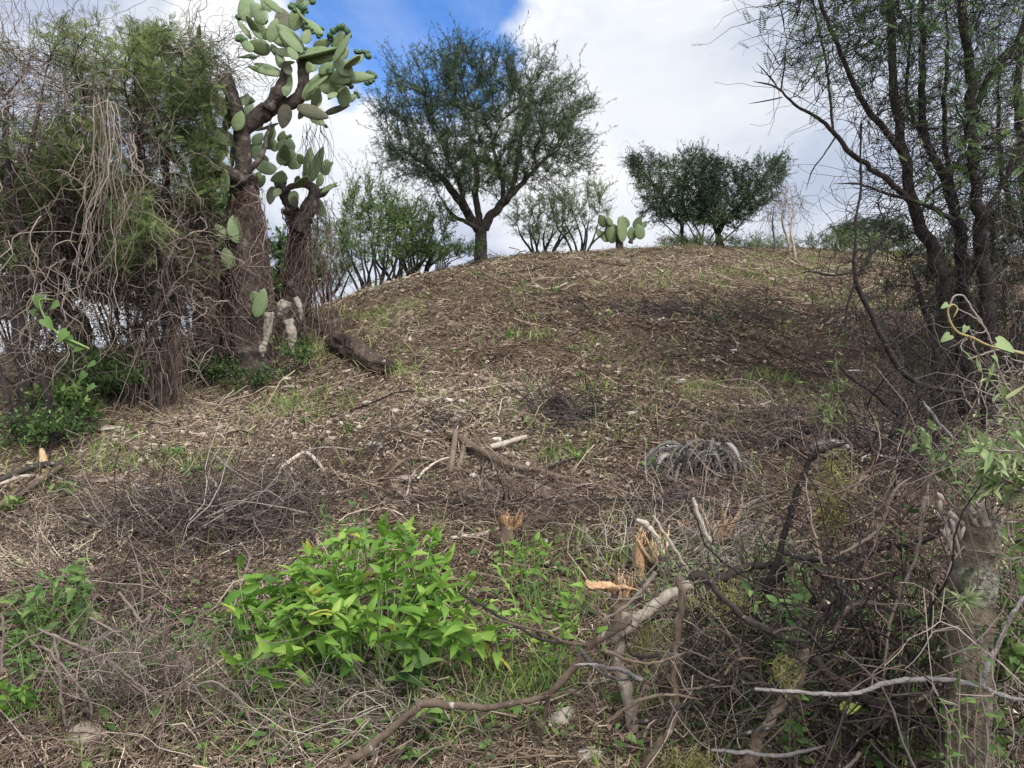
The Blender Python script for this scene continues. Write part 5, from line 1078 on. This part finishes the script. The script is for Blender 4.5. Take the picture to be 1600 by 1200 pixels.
branch('dead_branch', 'pale brown twig zigzagging down left of the lichen post', [(1445, 775, 7), (1440, 820, 6), (1432, 870, 5), (1415, 910, 5), (1402, 940, 5), (1390, 975, 5), (1385, 1010, 4), (1380, 1060, 4)], 2.4, 'vine', tw=6, tone=.6)
branch('dead_branch', 'long straight stick propped left of the fan-topped stump', [(1082, 778, 6), (1090, 800, 7), (1103, 835, 8), (1112, 850, 7)], 3.6, 'pale_wood', tone=.7)
branch('dead_branch', 'bent cream stick with peeled bark left of the fan-topped stump', [(994, 812, 6), (1010, 818, 9), (1022, 832, 9), (1030, 850, 8), (1034, 870, 7)], 3.3, 'pale_wood', tone=.7)
branch('dead_branch', 'thin tan stick crossing behind the central fork', [(1020, 806, 4), (1045, 845, 5), (1068, 880, 5), (1080, 895, 4)], 3.0, 'pale_wood', tone=.55)
branch('dead_branch', 'dark bowed twig over the leafy plant, reaching right', [(715, 925, 4), (760, 950, 5), (800, 975, 5), (850, 1000, 5), (900, 1005, 5)], 3.0, 'dark_twig', tw=5, tone=.5)
branch('dead_branch', 'black thick twig behind the dark knotted limb', [(1230, 885, 9), (1215, 905, 9), (1195, 935, 8), (1170, 960, 6), (1150, 985, 5)], 2.9, 'dark_twig', tone=.25, tw=6)
branch('dead_branch', 'grey stick lying along the bottom edge right of centre', [(1110, 1172, 5), (1160, 1176, 7), (1220, 1180, 7), (1290, 1165, 5)], 2.4, 'bark_grey', tone=.6)
branch('dead_branch', 'charcoal leaning branch under the curved black one', [(1470, 660, 9), (1448, 685, 10), (1430, 710, 9), (1408, 735, 7), (1395, 760, 5)], 3.2, 'dark_twig', tone=.35, tw=8)
branch('dead_branch', 'thin grey stick slanting beside the right shrub', [(1440, 628, 5), (1462, 655, 6), (1490, 685, 5), (1510, 700, 4)], 3.0, 'bark_grey', tone=.7)
for i in range(34):
    px, py = random.uniform(900, 1580), random.uniform(880, 1185); a = random.uniform(-.9, .9)+(math.pi if random.random() < .5 else 0); L = random.uniform(60, 170); w = random.uniform(4, 8.5); bnd = L*.18*rng.normal()
    sp_ = [(px+L*t*math.cos(a)-bnd*math.sin(a)*math.sin(3.1*t), py+L*t*math.sin(a)*.7+bnd*math.cos(a)*math.sin(3.1*t), w*(1-.55*t)) for t in (0, .25, .5, .75, 1)]
    branch('dead_branch', 'thin broken branch caught in the foreground tangle', sp_, random.uniform(2.35, 3.0), random.choice(('bark_warm', 'bark_warm', 'bark', 'vine', 'vine_red', 'bark_grey')), tw=random.randint(2, 6), twl=.2, tone=.45+.15*rng.normal(), S=8, group='small branches of the foreground tangle')
# ================================================================== LICHEN POST
p, r = limb([(1512, 1420, 80), (1512, 1250, 76), (1510, 1150, 72), (1513, 1050, 69), (1518, 960, 67), (1522, 880, 68), (1524, 830, 70), (1526, 800, 62)], 2.3, 8)
root = thing('tree_stump', 'lichen-covered upright stump with a bleached broken top, in the right foreground', 'stump', [p[0, 0], p[0, 1], float(H(p[0, 0], p[0, 1]))])
p[0, 2] = min(p[0, 2], float(H(p[0, 0], p[0, 1]))-.1)
pp, rr = smooth_poly(p, r, 3)
mb = MB(); mb.tubes(pp, rr*(1+.05*np.sin(np.arange(len(rr))*.35)), 56, .5, cap=True, rough=.022); mb.build('trunk', M['lichen_bark'], root)
mb = MB()
for i in range(80):
    a = rng.random()*6.3; q = .062*math.sqrt(random.random()); c0 = P(1525, 812, 2.3); c = c0+np.array([math.cos(a)*q, math.sin(a)*q, -.01]); hgt = .02+.05*random.random()*(.35+.65*(math.cos(a) > -.2))
    e = c+np.array([.012*rng.normal()-.012, .01*rng.normal(), hgt]); k_ = np.array([.009, .008, .003])*(.5+.9*random.random())
    mb.tubes(np.array([c, (c+e)/2+.006*rng.normal(size=3), e]), k_, 6, np.clip(.5+.3*rng.normal(), 0, 1), cap=True, rough=.3)
for i in range(16):
    c = P(1487+rng.normal()*9, 818+rng.normal()*18, 2.235+.015*rng.normal()); e = c+.02*rng.normal(size=3)
    sh = frames(np.array([[.5*rng.normal(), .4*rng.normal(), 1.]]))[0]; V_ = RKS[random.randrange(5)][0]*np.array([.05, .022, .016])*(.5+.7*random.random())
    mb.add(V_@sh.T+c, T=RKS[0][2], R=np.clip(.7+.3*rng.normal(), 0, 1))
mb.build('broken_top', M['pale_wood'], root)
mb = MB()
for i in range(2):
    b0 = P(1500+rng.normal()*14, 870+rng.normal()*6, 2.22); e = P(1497+rng.normal()*18, 825+rng.normal()*10, 2.2); mb.tubes(np.array([b0, (b0+e)/2+.004*rng.normal(size=3), e]), np.array([.003, .006, .004]), 5, .3+.5*random.random(), cap=True, rough=.2)
mb.build('splinters', M['pale_wood'], root)
# tufts of air plants on the post
mb = MB(); n = 60; c = P(1508, 938, 2.17); d = rng.normal(size=(n, 3))+np.array([0, -.8, .7]); sprinkle(mb, [t_blade(4, .07, .5)], np.repeat(c[None], n, 0)+.006*rng.normal(size=(n, 3)), d, .05+.03*rng.random(n), np.clip(.6+.3*rng.random(n), 0, 1), up=rng.normal(size=(n, 3)))
o = mb.build('air_plant', M['leaf_pale'], origin=c); tag(o, 'spiky yellow-green air plant tuft growing on the lichen-covered stump', 'plant')
# twig tangles of the hedge (uncountable fine stems, one thing per clump)
def tangle(label, px, py, rx, ry, Y, dY, n, L, r, m, dz=.2, curl=.25, K=9, tone=(.45, .2), grav=0):
    s = np.array([P(px+rx*max(-1.6, min(1.6, rng.normal()))*.6, py+ry*max(-1.6, min(1.6, rng.normal()))*.6, Y+dY*max(-1.6, min(1.6, rng.normal()))) for _ in range(n)])
    d = rng.normal(size=(n, 3))+np.array([0, 0, dz]); p = walk(s, d, L*(.4+.9*rng.random(n)), K, curl, grav)
    p[..., 2] = np.maximum(p[..., 2], H(p[..., 0], p[..., 1])+.005)
    mb = MB(); mb.tubes(p, (r*(.5+.9*rng.random(n)))[:, None]*np.linspace(1, .45, K)[None], 4, np.clip(tone[0]+tone[1]*rng.normal(size=n), 0, 1))
    tag(mb.build('twig_tangle', M[m], origin=p[0, 0]), label, 'twigs', 'twig tangles of the foreground hedge')
tangle('grey-brown twig tangle left of the lichen-covered stump', 1390, 930, 110, 120, 2.9, .25, 230, .6, .003, 'vine_red', .3)
tangle('dark twig tangle at the bottom right corner', 1400, 1130, 200, 80, 2.7, .25, 220, .55, .003, 'dark_twig', .1)
tangle('fine pale vine tangle below the red-brown limb', 1180, 1090, 140, 100, 2.8, .2, 150, .5, .002, 'vine', -.1)
tangle('dark bare twig tangle below the curved black branch', 1430, 690, 90, 80, 3.6, .4, 240, .5, .0028, 'dark_twig', .2)
tangle('brown bowed twig tangle left of the stump top', 1400, 800, 90, 60, 2.8, .3, 120, .55, .003, 'vine_red', .3)
tangle('loose twig tangle around the central fork', 1060, 1000, 110, 90, 2.9, .15, 110, .4, .0024, 'vine', 0)
tangle('curly vine tangle at the right edge above the stump', 1570, 620, 60, 80, 2.4, .15, 60, .35, .0022, 'grey_twig', 0, .4, tone=(.7, .2))
tangle('mixed twig tangle right of the lichen-covered stump', 1600, 950, 60, 160, 2.6, .25, 120, .5, .0025, 'vine', .3)
tangle('sparse twig tangle hanging over the right slope', 1310, 560, 50, 120, 3.9, .3, 60, .5, .0018, 'dark_twig', -.3)
tangle('thin dark twig tangle beneath the dark knotted limb', 1150, 980, 80, 60, 2.95, .15, 170, .4, .0026, 'dark_twig', 0)
tangle('few thin vines crossing the face of the lichen-covered stump', 1510, 960, 70, 150, 2.15, .04, 46, .45, .002, 'vine', .2, .25, tone=(.45, .25))
tangle('sparse dark thorny twigs standing between stump and red-brown limb', 1340, 1010, 90, 80, 2.5, .15, 90, .6, .0034, 'dark_twig', .5, .2)
# bleached dead shrubs, lower left
def dead_clump(label, px, py, Y, specs, n, spread, m='grey_twig', tone=.7):
    root = thing('dead_shrub', label, 'shrub', P(px, py, Y)); 
    for sp in specs: q, s = limb(sp, Y, 6, .3); mb = MB(); mb.tubes(q, s, 6, tone, cap=True, rough=.06); mb.build('stem', M[m], root)
    if n:
        s = np.array([P(px+spread*rng.normal(), py+.7*spread*rng.normal(), Y+.06*rng.normal()) for _ in range(n)])
        t = walk(s, rng.normal(size=(n, 3))+np.array([0, 0, .4]), .1+.22*rng.random(n), 6, .3); mb = MB(); mb.tubes(t, .0018*np.linspace(1, .4, 6)[None]*(.6+.8*rng.random((n, 1))), 4, np.clip(tone-.1+.2*rng.normal(size=n), 0, 1)); mb.build('twigs', M[m], root)
dead_clump('bleached dead shrub with long pale stems at lower left', 190, 1040, 3.05, [[(60, 982, 4), (110, 1005, 5), (160, 1025, 5), (205, 1060, 5), (250, 1100, 5)], [(85, 995, 4), (92, 1040, 5), (97, 1100, 5), (105, 1140, 5), (122, 1172, 4)], [(50, 1008, 4), (75, 1015, 5), (100, 1045, 5), (135, 1085, 5), (143, 1115, 4), (138, 1150, 4)], [(140, 965, 4), (175, 985, 4), (200, 1005, 4), (205, 1035, 4), (215, 1060, 4)],
           [(130, 1010, 4), (170, 1035, 4), (195, 1060, 4), (235, 1090, 4)], [(185, 925, 4), (205, 950, 5), (222, 972, 5), (236, 960, 4), (225, 985, 4), (210, 1030, 4)], [(215, 880, 3), (222, 915, 4), (222, 950, 4)]], 190, 46)
dead_clump('pale loop of dry stems at the bottom left, under the leafy plant', 330, 1060, 3.0, [[(300, 1075, 3), (330, 1065, 4), (360, 1080, 4), (385, 1110, 4), (395, 1160, 4), (398, 1205, 4)], [(150, 1155, 3), (200, 1150, 4), (240, 1170, 4), (262, 1195, 4)], [(30, 1200, 8), (60, 1175, 8), (90, 1155, 7)], [(200, 1165, 3), (250, 1158, 4), (310, 1135, 4), (355, 1105, 3)]], 60, 60)
dead_clump('straight pale stalk leaning at the left picture edge', 10, 1020, 3.0, [[(3, 1050, 4), (5, 980, 4), (3, 955, 4)], [(0, 1030, 4), (40, 1000, 4), (82, 982, 3)], [(12, 1130, 5), (30, 1120, 4), (48, 1112, 4)]], 0, 10)
# ================================================================== THE BROAD-LEAVED GREEN PLANT
def leafy_stem(root, base, top, rs, nl, ls, tpls, m, tone=.45, stem='stem', pairs=True, start=.45, up=None, tip=3):
    K = 8; t = np.linspace(0, 1, K)[:, None]; mid = .5*(base+top)+.12*np.linalg.norm(top-base)*np.array([.5*rng.normal(), .4*rng.normal(), .3])
    p = base*(1-t)**2+2*mid*t*(1-t)+top*t**2
    mb = MB(); mb.tubes(p, np.linspace(rs, rs*.5, K), 6, .5+.2*rng.normal()); so_ = mb.build('stem', M[stem], root)
    pos = []; dr = []; sc = []
    a0 = rng.random()*6.3
    for i in range(nl):
        f = start+(1-start)*(i+.5)/nl; x = f*(K-1); j = min(int(x), K-2); c = p[j]*(1-(x-j))+p[j+1]*(x-j)
        for k in range(2 if pairs else 1):
            a = a0+i*1.57+k*math.pi+.3*rng.normal(); pos.append(c); dr.append((math.cos(a), math.sin(a), .3+.5*rng.normal())); sc.append(ls*(.5+.75*random.random()))
    for k in range(tip): a = a0+k*2.1; pos.append(p[-1]); dr.append((math.cos(a), math.sin(a), .7+.4*rng.normal())); sc.append(ls*(.5+.5*random.random()))
    pos = np.array(pos); dr = np.array(dr); n = len(pos)
    if m == 'leaf_bright' and len(sc) > 5: sc[rng.integers(0, len(sc))] *= .5
    mb = MB(); sprinkle(mb, tpls, pos, dr, np.array(sc), np.clip(tone+.2*rng.normal(size=n), 0, 1), tilt=.55)
    mb.build('leaves', M[m], so_)
def broad_plant(label, px, py, Y, stems, ls=.13, m='leaf_bright', tone=.45, name='leafy_plant', nl=3, rs=.005, tpls=None, cat='plant', group=None, **kw):
    g = GY(px, Y); root = thing(name, label, cat, g, group)
    for (bx, tx, ty, dY) in stems:
        b = GY(bx, Y+.4*dY); leafy_stem(root, b-np.array([0, 0, .01]), P(tx, ty, Y+dY), rs, nl, ls, tpls or OVB, m, tone, **kw)
    return root
st = []
for i in range(92):
    # outline of the clump: dome between px 355 and 830
    tx = random.uniform(364, 745); topy = np.interp(tx, [350, 400, 470, 540, 600, 680, 720, 770], [960, 900, 865, 825, 812, 818, 870, 930])
    boty = np.interp(tx, [350, 450, 600, 770], [1050, 1030, 1000, 1020]); ty = topy+(boty-topy)*random.random()**1.4*.85+8
    st.append((590+(tx-590)*.55+20*rng.normal(), tx, ty, .28-.75*(ty-topy)/(boty-topy)+.08*rng.normal()))
broad_plant('big clump of bright green broad-leaved plants in the foreground centre', 590, 1060, 3.45, st, .106, tone=.5)
broad_plant('single pale-stemmed green plant rising left of the big bright clump', 385, 960, 3.5, [(388, 371, 880, 0), (390, 385, 930, .05), (380, 368, 958, -.05)], .11, tone=.3, nl=1, rs=.004)
broad_plant('yellowing broad-leaved plant at the right end of the big bright clump', 790, 1060, 3.3, [(780, 775, 985, 0), (790, 745, 1000, .05), (800, 800, 960, .1), (785, 760, 950, .15)], .115, tone=.65, nl=2)
broad_plant('grey-green plant with insect-holed round leaves below the big bright clump', 640, 1080, 3.1, [(640, 632, 1018, 0), (650, 645, 1050, 0), (645, 660, 1040, 0)], .10, 'leaf', .75, nl=1, tpls=[HEART])
broad_plant('low round-leaved vine under the long smooth brown branch', 700, 1130, 2.95, [(690, 668, 1108, 0), (710, 695, 1128, 0), (700, 700, 1160, -.05), (735, 755, 1160, -.05), (760, 758, 1185, -.08), (700, 705, 1190, -.1)], .075, 'leaf', .62, nl=1, tpls=[HEART])
wd = dict(m='leaf', tone=.68, name='weed', group='leafy weeds in the foreground')
broad_plant('bushy nettle-like weed at the left, below the tan straw', 48, 960, 3.7, [(48+15*rng.normal(), 48+34*rng.normal(), 930+18*rng.normal(), .15*rng.normal()) for _ in range(12)], .065, nl=3, rs=.003, **wd)
broad_plant('upright weed with toothed leaves right of the nettle-like one', 118, 960, 3.7, [(118+8*rng.normal(), 120+16*rng.normal(), 915+22*rng.normal(), .1*rng.normal()) for _ in range(8)], .075, nl=3, rs=.003, **wd)
broad_plant('small weed below the nettle-like one, near the pale stalk', 30, 1030, 3.3, [(30+8*rng.normal(), 30+14*rng.normal(), 1005+10*rng.normal(), .05*rng.normal()) for _ in range(6)], .055, nl=2, rs=.0025, **wd)
broad_plant('bright low round-leaved weed in the bottom left corner', 20, 1110, 3.1, [(20+12*rng.normal(), 20+26*rng.normal(), 1082+9*rng.normal(), .06*rng.normal()) for _ in range(14)], .055, 'leaf_bright', .35, name='weed', nl=2, rs=.0025, tpls=OV, group='leafy weeds in the foreground')
broad_plant('thin climbing weed behind the big bright clump, small-leaved', 545, 850, 3.9, [(545+10*rng.normal(), 545+30*rng.normal(), 800+22*rng.normal(), .1*rng.normal()) for _ in range(9)], .05, nl=4, rs=.0025, **{**wd, 'm': 'leaf', 'tone': .6})
broad_plant('small yellowish weed left of the central fork', 830, 860, 3.8, [(830+5*rng.normal(), 830+12*rng.normal(), 850+8*rng.normal(), .05*rng.normal()) for _ in range(7)], .06, 'leaf_bright', .5, name='weed', nl=2, rs=.0025, group='leafy weeds in the foreground')
broad_plant('light green weed patch left of the torn central stump', 870, 980, 3.3, [(870+18*rng.normal(), 868+40*rng.normal(), 945+30*rng.normal(), .15*rng.normal()) for _ in range(14)], .06, 'leaf_bright', .55, name='weed', nl=2, rs=.0025, group='leafy weeds in the foreground')
broad_plant('oval-leaved green sapling before the dark limb, right of centre', 1250, 1000, 2.6, [(1250+8*rng.normal(), 1250+34*rng.normal(), 925+26*rng.normal(), .1*rng.normal()) for _ in range(10)], .055, nl=6, rs=.0022, stem='vine', start=.15, **{**wd, 'tone': .6, 'tpls': OV})
broad_plant('green seedling between the twig tangle and the lichen-covered stump', 1420, 930, 2.6, [(1420+8*rng.normal(), 1425+26*rng.normal(), 830+30*rng.normal(), .08*rng.normal()) for _ in range(6)], .05, nl=2, rs=.0022, **{**wd, 'tone': .5, 'tpls': [HEART]+OV})
# low ground-cover weeds over the bottom of the picture
mb = MB(); n = 5200
x, y = scatter(n, 2.6, 4.6); w, px, py = pxmask(x, y, [(560, 1090, 220, 90), (100, 1000, 160, 120), (860, 930, 90, 60), (330, 1010, 120, 60), (640, 830, 90, 30), (1250, 1000, 300, 160), (1180, 850, 120, 60)])
k = rng.random(n) < w; x, y = x[k], y[k]
for _ in range(3):
    q = np.stack([x+.03*rng.normal(size=len(x)), y+.03*rng.normal(size=len(x)), H(x, y)+.015+.06*rng.random(len(x))], 1)
    sprinkle(mb, OV+[HEART], q, rng.normal(size=q.shape)*np.array([1, 1, .3])+np.array([0, 0, .2]), .022+.04*rng.random(len(x)), np.clip(.6+.2*rng.normal(size=len(x)), 0, 1), tilt=.4)
tag(mb.build('ground_cover', M['leaf']), 'low green ground cover of small creeping leaves along the bottom', 'ground cover', kind='stuff')
# small weeds on the slope
def weed(px, py, h, n, label, group='small green weeds on the slope', m='leaf', tone=.7, shape=None):
    g = GP(px, py); s = h*g[1]/FPX; root = thing('weed', label, 'weed', g, group)
    mb = MB(); pos = g+s*.25*rng.normal(size=(n, 3))*np.array([1, 1, 0])+np.array([0, 0, .01]); d = rng.normal(size=(n, 3))*np.array([.8, .8, .3])+np.array([0, 0, .8])
    mb.tubes(np.stack([pos, pos+unit(d)*s*.6], 1), np.full((n, 2), .0025), 3, .5); mb.build('stems', M['stem'], root)
    mb = MB(); p2 = np.repeat(pos+unit(d)*s*.5, 3, 0); sprinkle(mb, shape or OV, p2+.1*s*rng.normal(size=p2.shape), rng.normal(size=p2.shape)+np.array([0, 0, .5]), s*(.35+.3*rng.random(len(p2))), np.clip(tone+.15*rng.normal(size=len(p2)), 0, 1), tilt=.4); mb.build('leaves', M[m], root)
for q in ((187, 735, 16, 7, 'small fresh weed left of the small white stone'), (292, 745, 24, 9, 'bushy fresh weed above the large twig heap, left one of two'), (352, 738, 18, 8, 'bushy fresh weed above the large twig heap, right one of two'), (300, 762, 22, 8, 'spreading weed directly behind the large twig heap'), (262, 718, 22, 10, 'yellow-green weed on the left slope below the grey slab'),
          (862, 722, 18, 7, 'fresh weed left of the dead agave, left of two'), (902, 722, 18, 8, 'fresh weed left of the dead agave, right of two'), (1015, 730, 18, 8, 'dark green sprig at the left edge of the dead agave'), (470, 498, 14, 6, 'weed at the right foot of the Y-shaped cactus'), (545, 675, 14, 6, 'tiny light weed in mid slope left of the dark bunch'), (495, 700, 16, 7, 'tiny yellow-green weed left of the flat twig bunch'),
          (105, 775, 26, 12, 'yellow-green tuft right of the left-edge sticks'), (800, 530, 16, 7, 'grey-green weed high in the middle of the slope'), (905, 592, 14, 6, 'grey-green weed above the dark twig pile'), (1110, 800, 18, 8, 'dark green weed under the dead agave'), (20, 800, 26, 12, 'dark weed among the left-edge sticks')):
    weed(*q)
for i in range(46):
    px, py = random.uniform(150, 1300), random.uniform(425, 760)
    if px < 520 and py < 640: continue
    if py < 450 and px < 640: continue
    weed(px, py, 9+6*rng.random(), 5, 'tiny green sprout poking through the straw of the slope', 'tiny sprouts on the slope')
# ================================================================== RIGHT FOREGROUND SHRUB
def leaf_cloud(root, n, px, py, rx, ry, Y, dY, s, tpls, m, tone, name='leaves', up=.1):
    pos = np.array([P(px+rx*(rng.random()*2-1), py+ry*(rng.random()*2-1), Y+dY*rng.normal()) for _ in range(n)]); mb = MB()
    sprinkle(mb, tpls, pos, rng.normal(size=(n, 3))+np.array([-.3, 0, up]), s*(.6+.7*rng.random(n)), np.clip(tone+.2*rng.normal(size=n), 0, 1), tilt=.6); mb.build(name, M[m], root)
LANCE = [t_ovate(7, .24, .4, a, .7) for a in (.1, .4, -.2)]
def shrub_sprigs(label, px, py, Y, sprigs, ls, tpls, m, tone, nl=9, rs=.0022, stem='vine', group=None, lf=.25):
    root = thing('leafy_shrub', label, 'shrub', P(px, py, Y), group)
    nl = int(nl*1.9); tone += .08
    for sp in sprigs:
        p, r = limb(sp, Y+.12*rng.normal(), 6, .5); mb = MB(); mb.tubes(p, np.maximum(r, rs*.5), 5, .5); s_ = mb.build('stem', M[stem], root)
        i = rng.integers(int(len(p)*lf), len(p), nl); d = rng.normal(size=(nl, 3))*.8+unit(p[-1]-p[0])*.5+np.array([0, -.2, .1]); mb = MB()
        sprinkle(mb, tpls, p[i], d, ls*(.6+.7*rng.random(nl)), np.clip(tone+.2*rng.normal(size=nl), 0, 1), tilt=.5); mb.build('leaves', M[m], s_)
    return root
rs_ = lambda x, y, dx, dy, k=3: [(x, y, 4), (x+dx*.35+5*rng.normal(), y+dy*.35+5*rng.normal(), 3.5), (x+dx*.7+6*rng.normal(), y+dy*.7+6*rng.normal(), 3), (x+dx, y+dy, 2)]
shrub_sprigs('pale long-leaved shrub leaning in from the right edge above the stump', 1590, 760, 2.15, [rs_(1640, 740+50*rng.normal(), -80-50*random.random(), -40+60*rng.normal()) for _ in range(20)], .055, LANCE, 'leaf_pale', .5, 9, group='right foreground shrubs')
shrub_sprigs('small greyish leafy shrub behind the stump top', 1500, 720, 2.7, [rs_(1520+20*rng.normal(), 800, -30+40*rng.normal(), -110-40*random.random()) for _ in range(14)], .045, OV+LANCE, 'leaf_pale', .4, 9, group='right foreground shrubs')
shrub_sprigs('dense green shrub right of the lichen-covered stump', 1590, 960, 2.5, [rs_(1590+25*rng.normal(), 1100, 10*rng.normal(), -120-170*random.random()) for _ in range(22)], .05, OV+[HEART], 'leaf', .62, 10, group='right foreground shrubs')
shrub_sprigs('leafy green shrub low behind the lichen-covered stump, left side', 1440, 1000, 2.75, [rs_(1440+50*rng.normal(), 1150, 30*rng.normal(), -120-140*random.random()) for _ in range(20)], .045, OV+[HEART], 'leaf', .5, 9, group='right foreground shrubs')
shrub_sprigs('shaded green shrub at the bottom right corner', 1560, 1180, 2.4, [rs_(1560+60*rng.normal(), 1260, 30*rng.normal(), -90-80*random.random()) for _ in range(14)], .045, OV+LANCE, 'leaf', .55, 9, group='right foreground shrubs')
shrub_sprigs('dim green shrub under the red-brown limb', 1180, 1080, 3.0, [rs_(1200+80*rng.normal(), 1180, 30*rng.normal(), -90-120*random.random()) for _ in range(20)], .04, OV, 'leaf', .42, 8, group='right foreground shrubs')
shrub_sprigs('grey-green feathery weed bed in front of the fan-topped stump', 1140, 880, 3.2, [rs_(1150+70*rng.normal(), 930, 20*rng.normal(), -50-50*random.random()) for _ in range(26)], .035, LANCE, 'leaf_pale', .55, 9, group='right foreground shrubs')
shrub_sprigs('sparse olive shrub veiling the slope left of the right trunks', 1310, 600, 3.8, [[(x_, y_, w_*.5) for x_, y_, w_ in rs_(1310+22*rng.normal(), 690, 25*rng.normal(), -70-110*random.random())] for _ in range(8)], .04, LANCE+OV, 'leaf_olive', .6, 12, group='right foreground shrubs')
shrub_sprigs('leafy sprigs growing in front of the lichen-covered stump foot', 1500, 1080, 2.1, [rs_(1505+35*rng.normal(), 1250, 20*rng.normal(), -110-160*random.random()) for _ in range(9)], .036, OV+LANCE, 'leaf', .55, 7, group='right foreground shrubs')
# vine with heart leaf and yellow stem
leafy_vine('heart_leaf_vine', 'curling vine with a yellow stem and one pale heart leaf at the right edge', [(1610, 556, 4), (1580, 548, 4), (1545, 540, 4), (1520, 528, 4), (1498, 520, 4), (1486, 505, 4), (1481, 485, 3), (1488, 476, 3), (1496, 482, 3), (1490, 496, 3)], 2.2, [(1574, 541, 30, -.05), (1478, 528, 17, 0), (1508, 515, 12, 0), (1476, 478, 12, 0), (1556, 560, 12, 0)], HEART, 'leaf_pale', stem='yellow_stem')
for i, (sp, lab) in enumerate((([(1484, 478, 3), (1490, 464, 3), (1505, 462, 3), (1520, 485, 3), (1540, 515, 3), (1552, 545, 3), (1565, 590, 3), (1590, 625, 3)], 'pale looping tendril above the yellow-stemmed vine'), ([(1495, 482, 2), (1525, 498, 3), (1540, 515, 3), (1530, 520, 2), (1510, 512, 2)], 'short pale tendril loop beside the yellow-stemmed vine'), ([(1512, 562, 3), (1540, 552, 3), (1565, 546, 3), (1610, 552, 3)], 'straight tan tendril under the yellow-stemmed vine'))):
    branch('vine_tendril', lab, sp, 2.25, 'grey_twig', tone=.85, S=5, cat='vine', group='pale tendrils at the right edge', knots=False, rough=.02)
# yellow dead leaf + moss beard
p_, r_ = limb([(1318, 1105, 4), (1330, 1098, 3)], 2.4); mb = MB(); mb.inst(t_ovate(6, .7, .4, .5), frames(np.array([[.5, -.4, .3]]), np.array([[0, -1, .6]]), .06), P(1312, 1108, 2.42)[None], np.array([.95])); tag(mb.build('dead_leaf', M['leaf_bright'], origin=P(1312, 1108, 2.42)), 'single yellow leaf caught on the twigs below the red-brown limb', 'leaf')
def moss(label, px, py, rx, ry, Y, n, L):
    s = np.array([P(px+rx*rng.normal(), py+ry*rng.normal(), Y+.03*rng.normal()) for _ in range(n)]); p = walk(s, rng.normal(size=(n, 3))*.5+np.array([0, 0, -1]), L*(.4+rng.random(n)), 6, .5, -.1)
    mb = MB(); mb.tubes(p, np.full((n, 6), .0011), 3, np.clip(.6+.25*rng.normal(size=n), 0, 1)); tag(mb.build('moss_beard', M['moss'], origin=s[0]), label, 'moss', 'tufts of hanging moss')
moss('olive moss beard hanging behind the small hollow stump', 1305, 780, 10, 35, 2.9, 420, .1)
moss('yellow moss tuft on the mossy limb', 1228, 1050, 9, 14, 2.45, 240, .04); moss('yellow moss tuft at the bottom edge', 1085, 1188, 22, 8, 2.6, 260, .05); moss('grey-yellow moss tuft on the limb right of the central fork', 1140, 935, 26, 16, 2.75, 260, .05)
moss('moss tuft between the pale post-like limb and the hanging one', 1010, 1000, 22, 20, 2.9, 260, .06)
# pale litter: bits of plastic
for px, py, w, lab in ((1335, 583, 30, 'crumpled white plastic scrap on the right slope'), (1196, 503, 10, 'tiny white scrap on the upper right slope'), (1420, 592, 26, 'white scrap half hidden behind the curved black branch')):
    g = GP(px, py); s = w*g[1]/FPX; V, T = RK[random.randrange(8)][0]*np.array([s, s*.6, s*.35]), RK[0][2]; mb = MB(); mb.add(V+g+np.array([0, 0, s*.1]), T=T, R=1.0); tag(mb.build('litter_scrap', M['agave' if False else 'stone'], origin=g, smooth=False), lab, 'litter', 'white litter scraps')
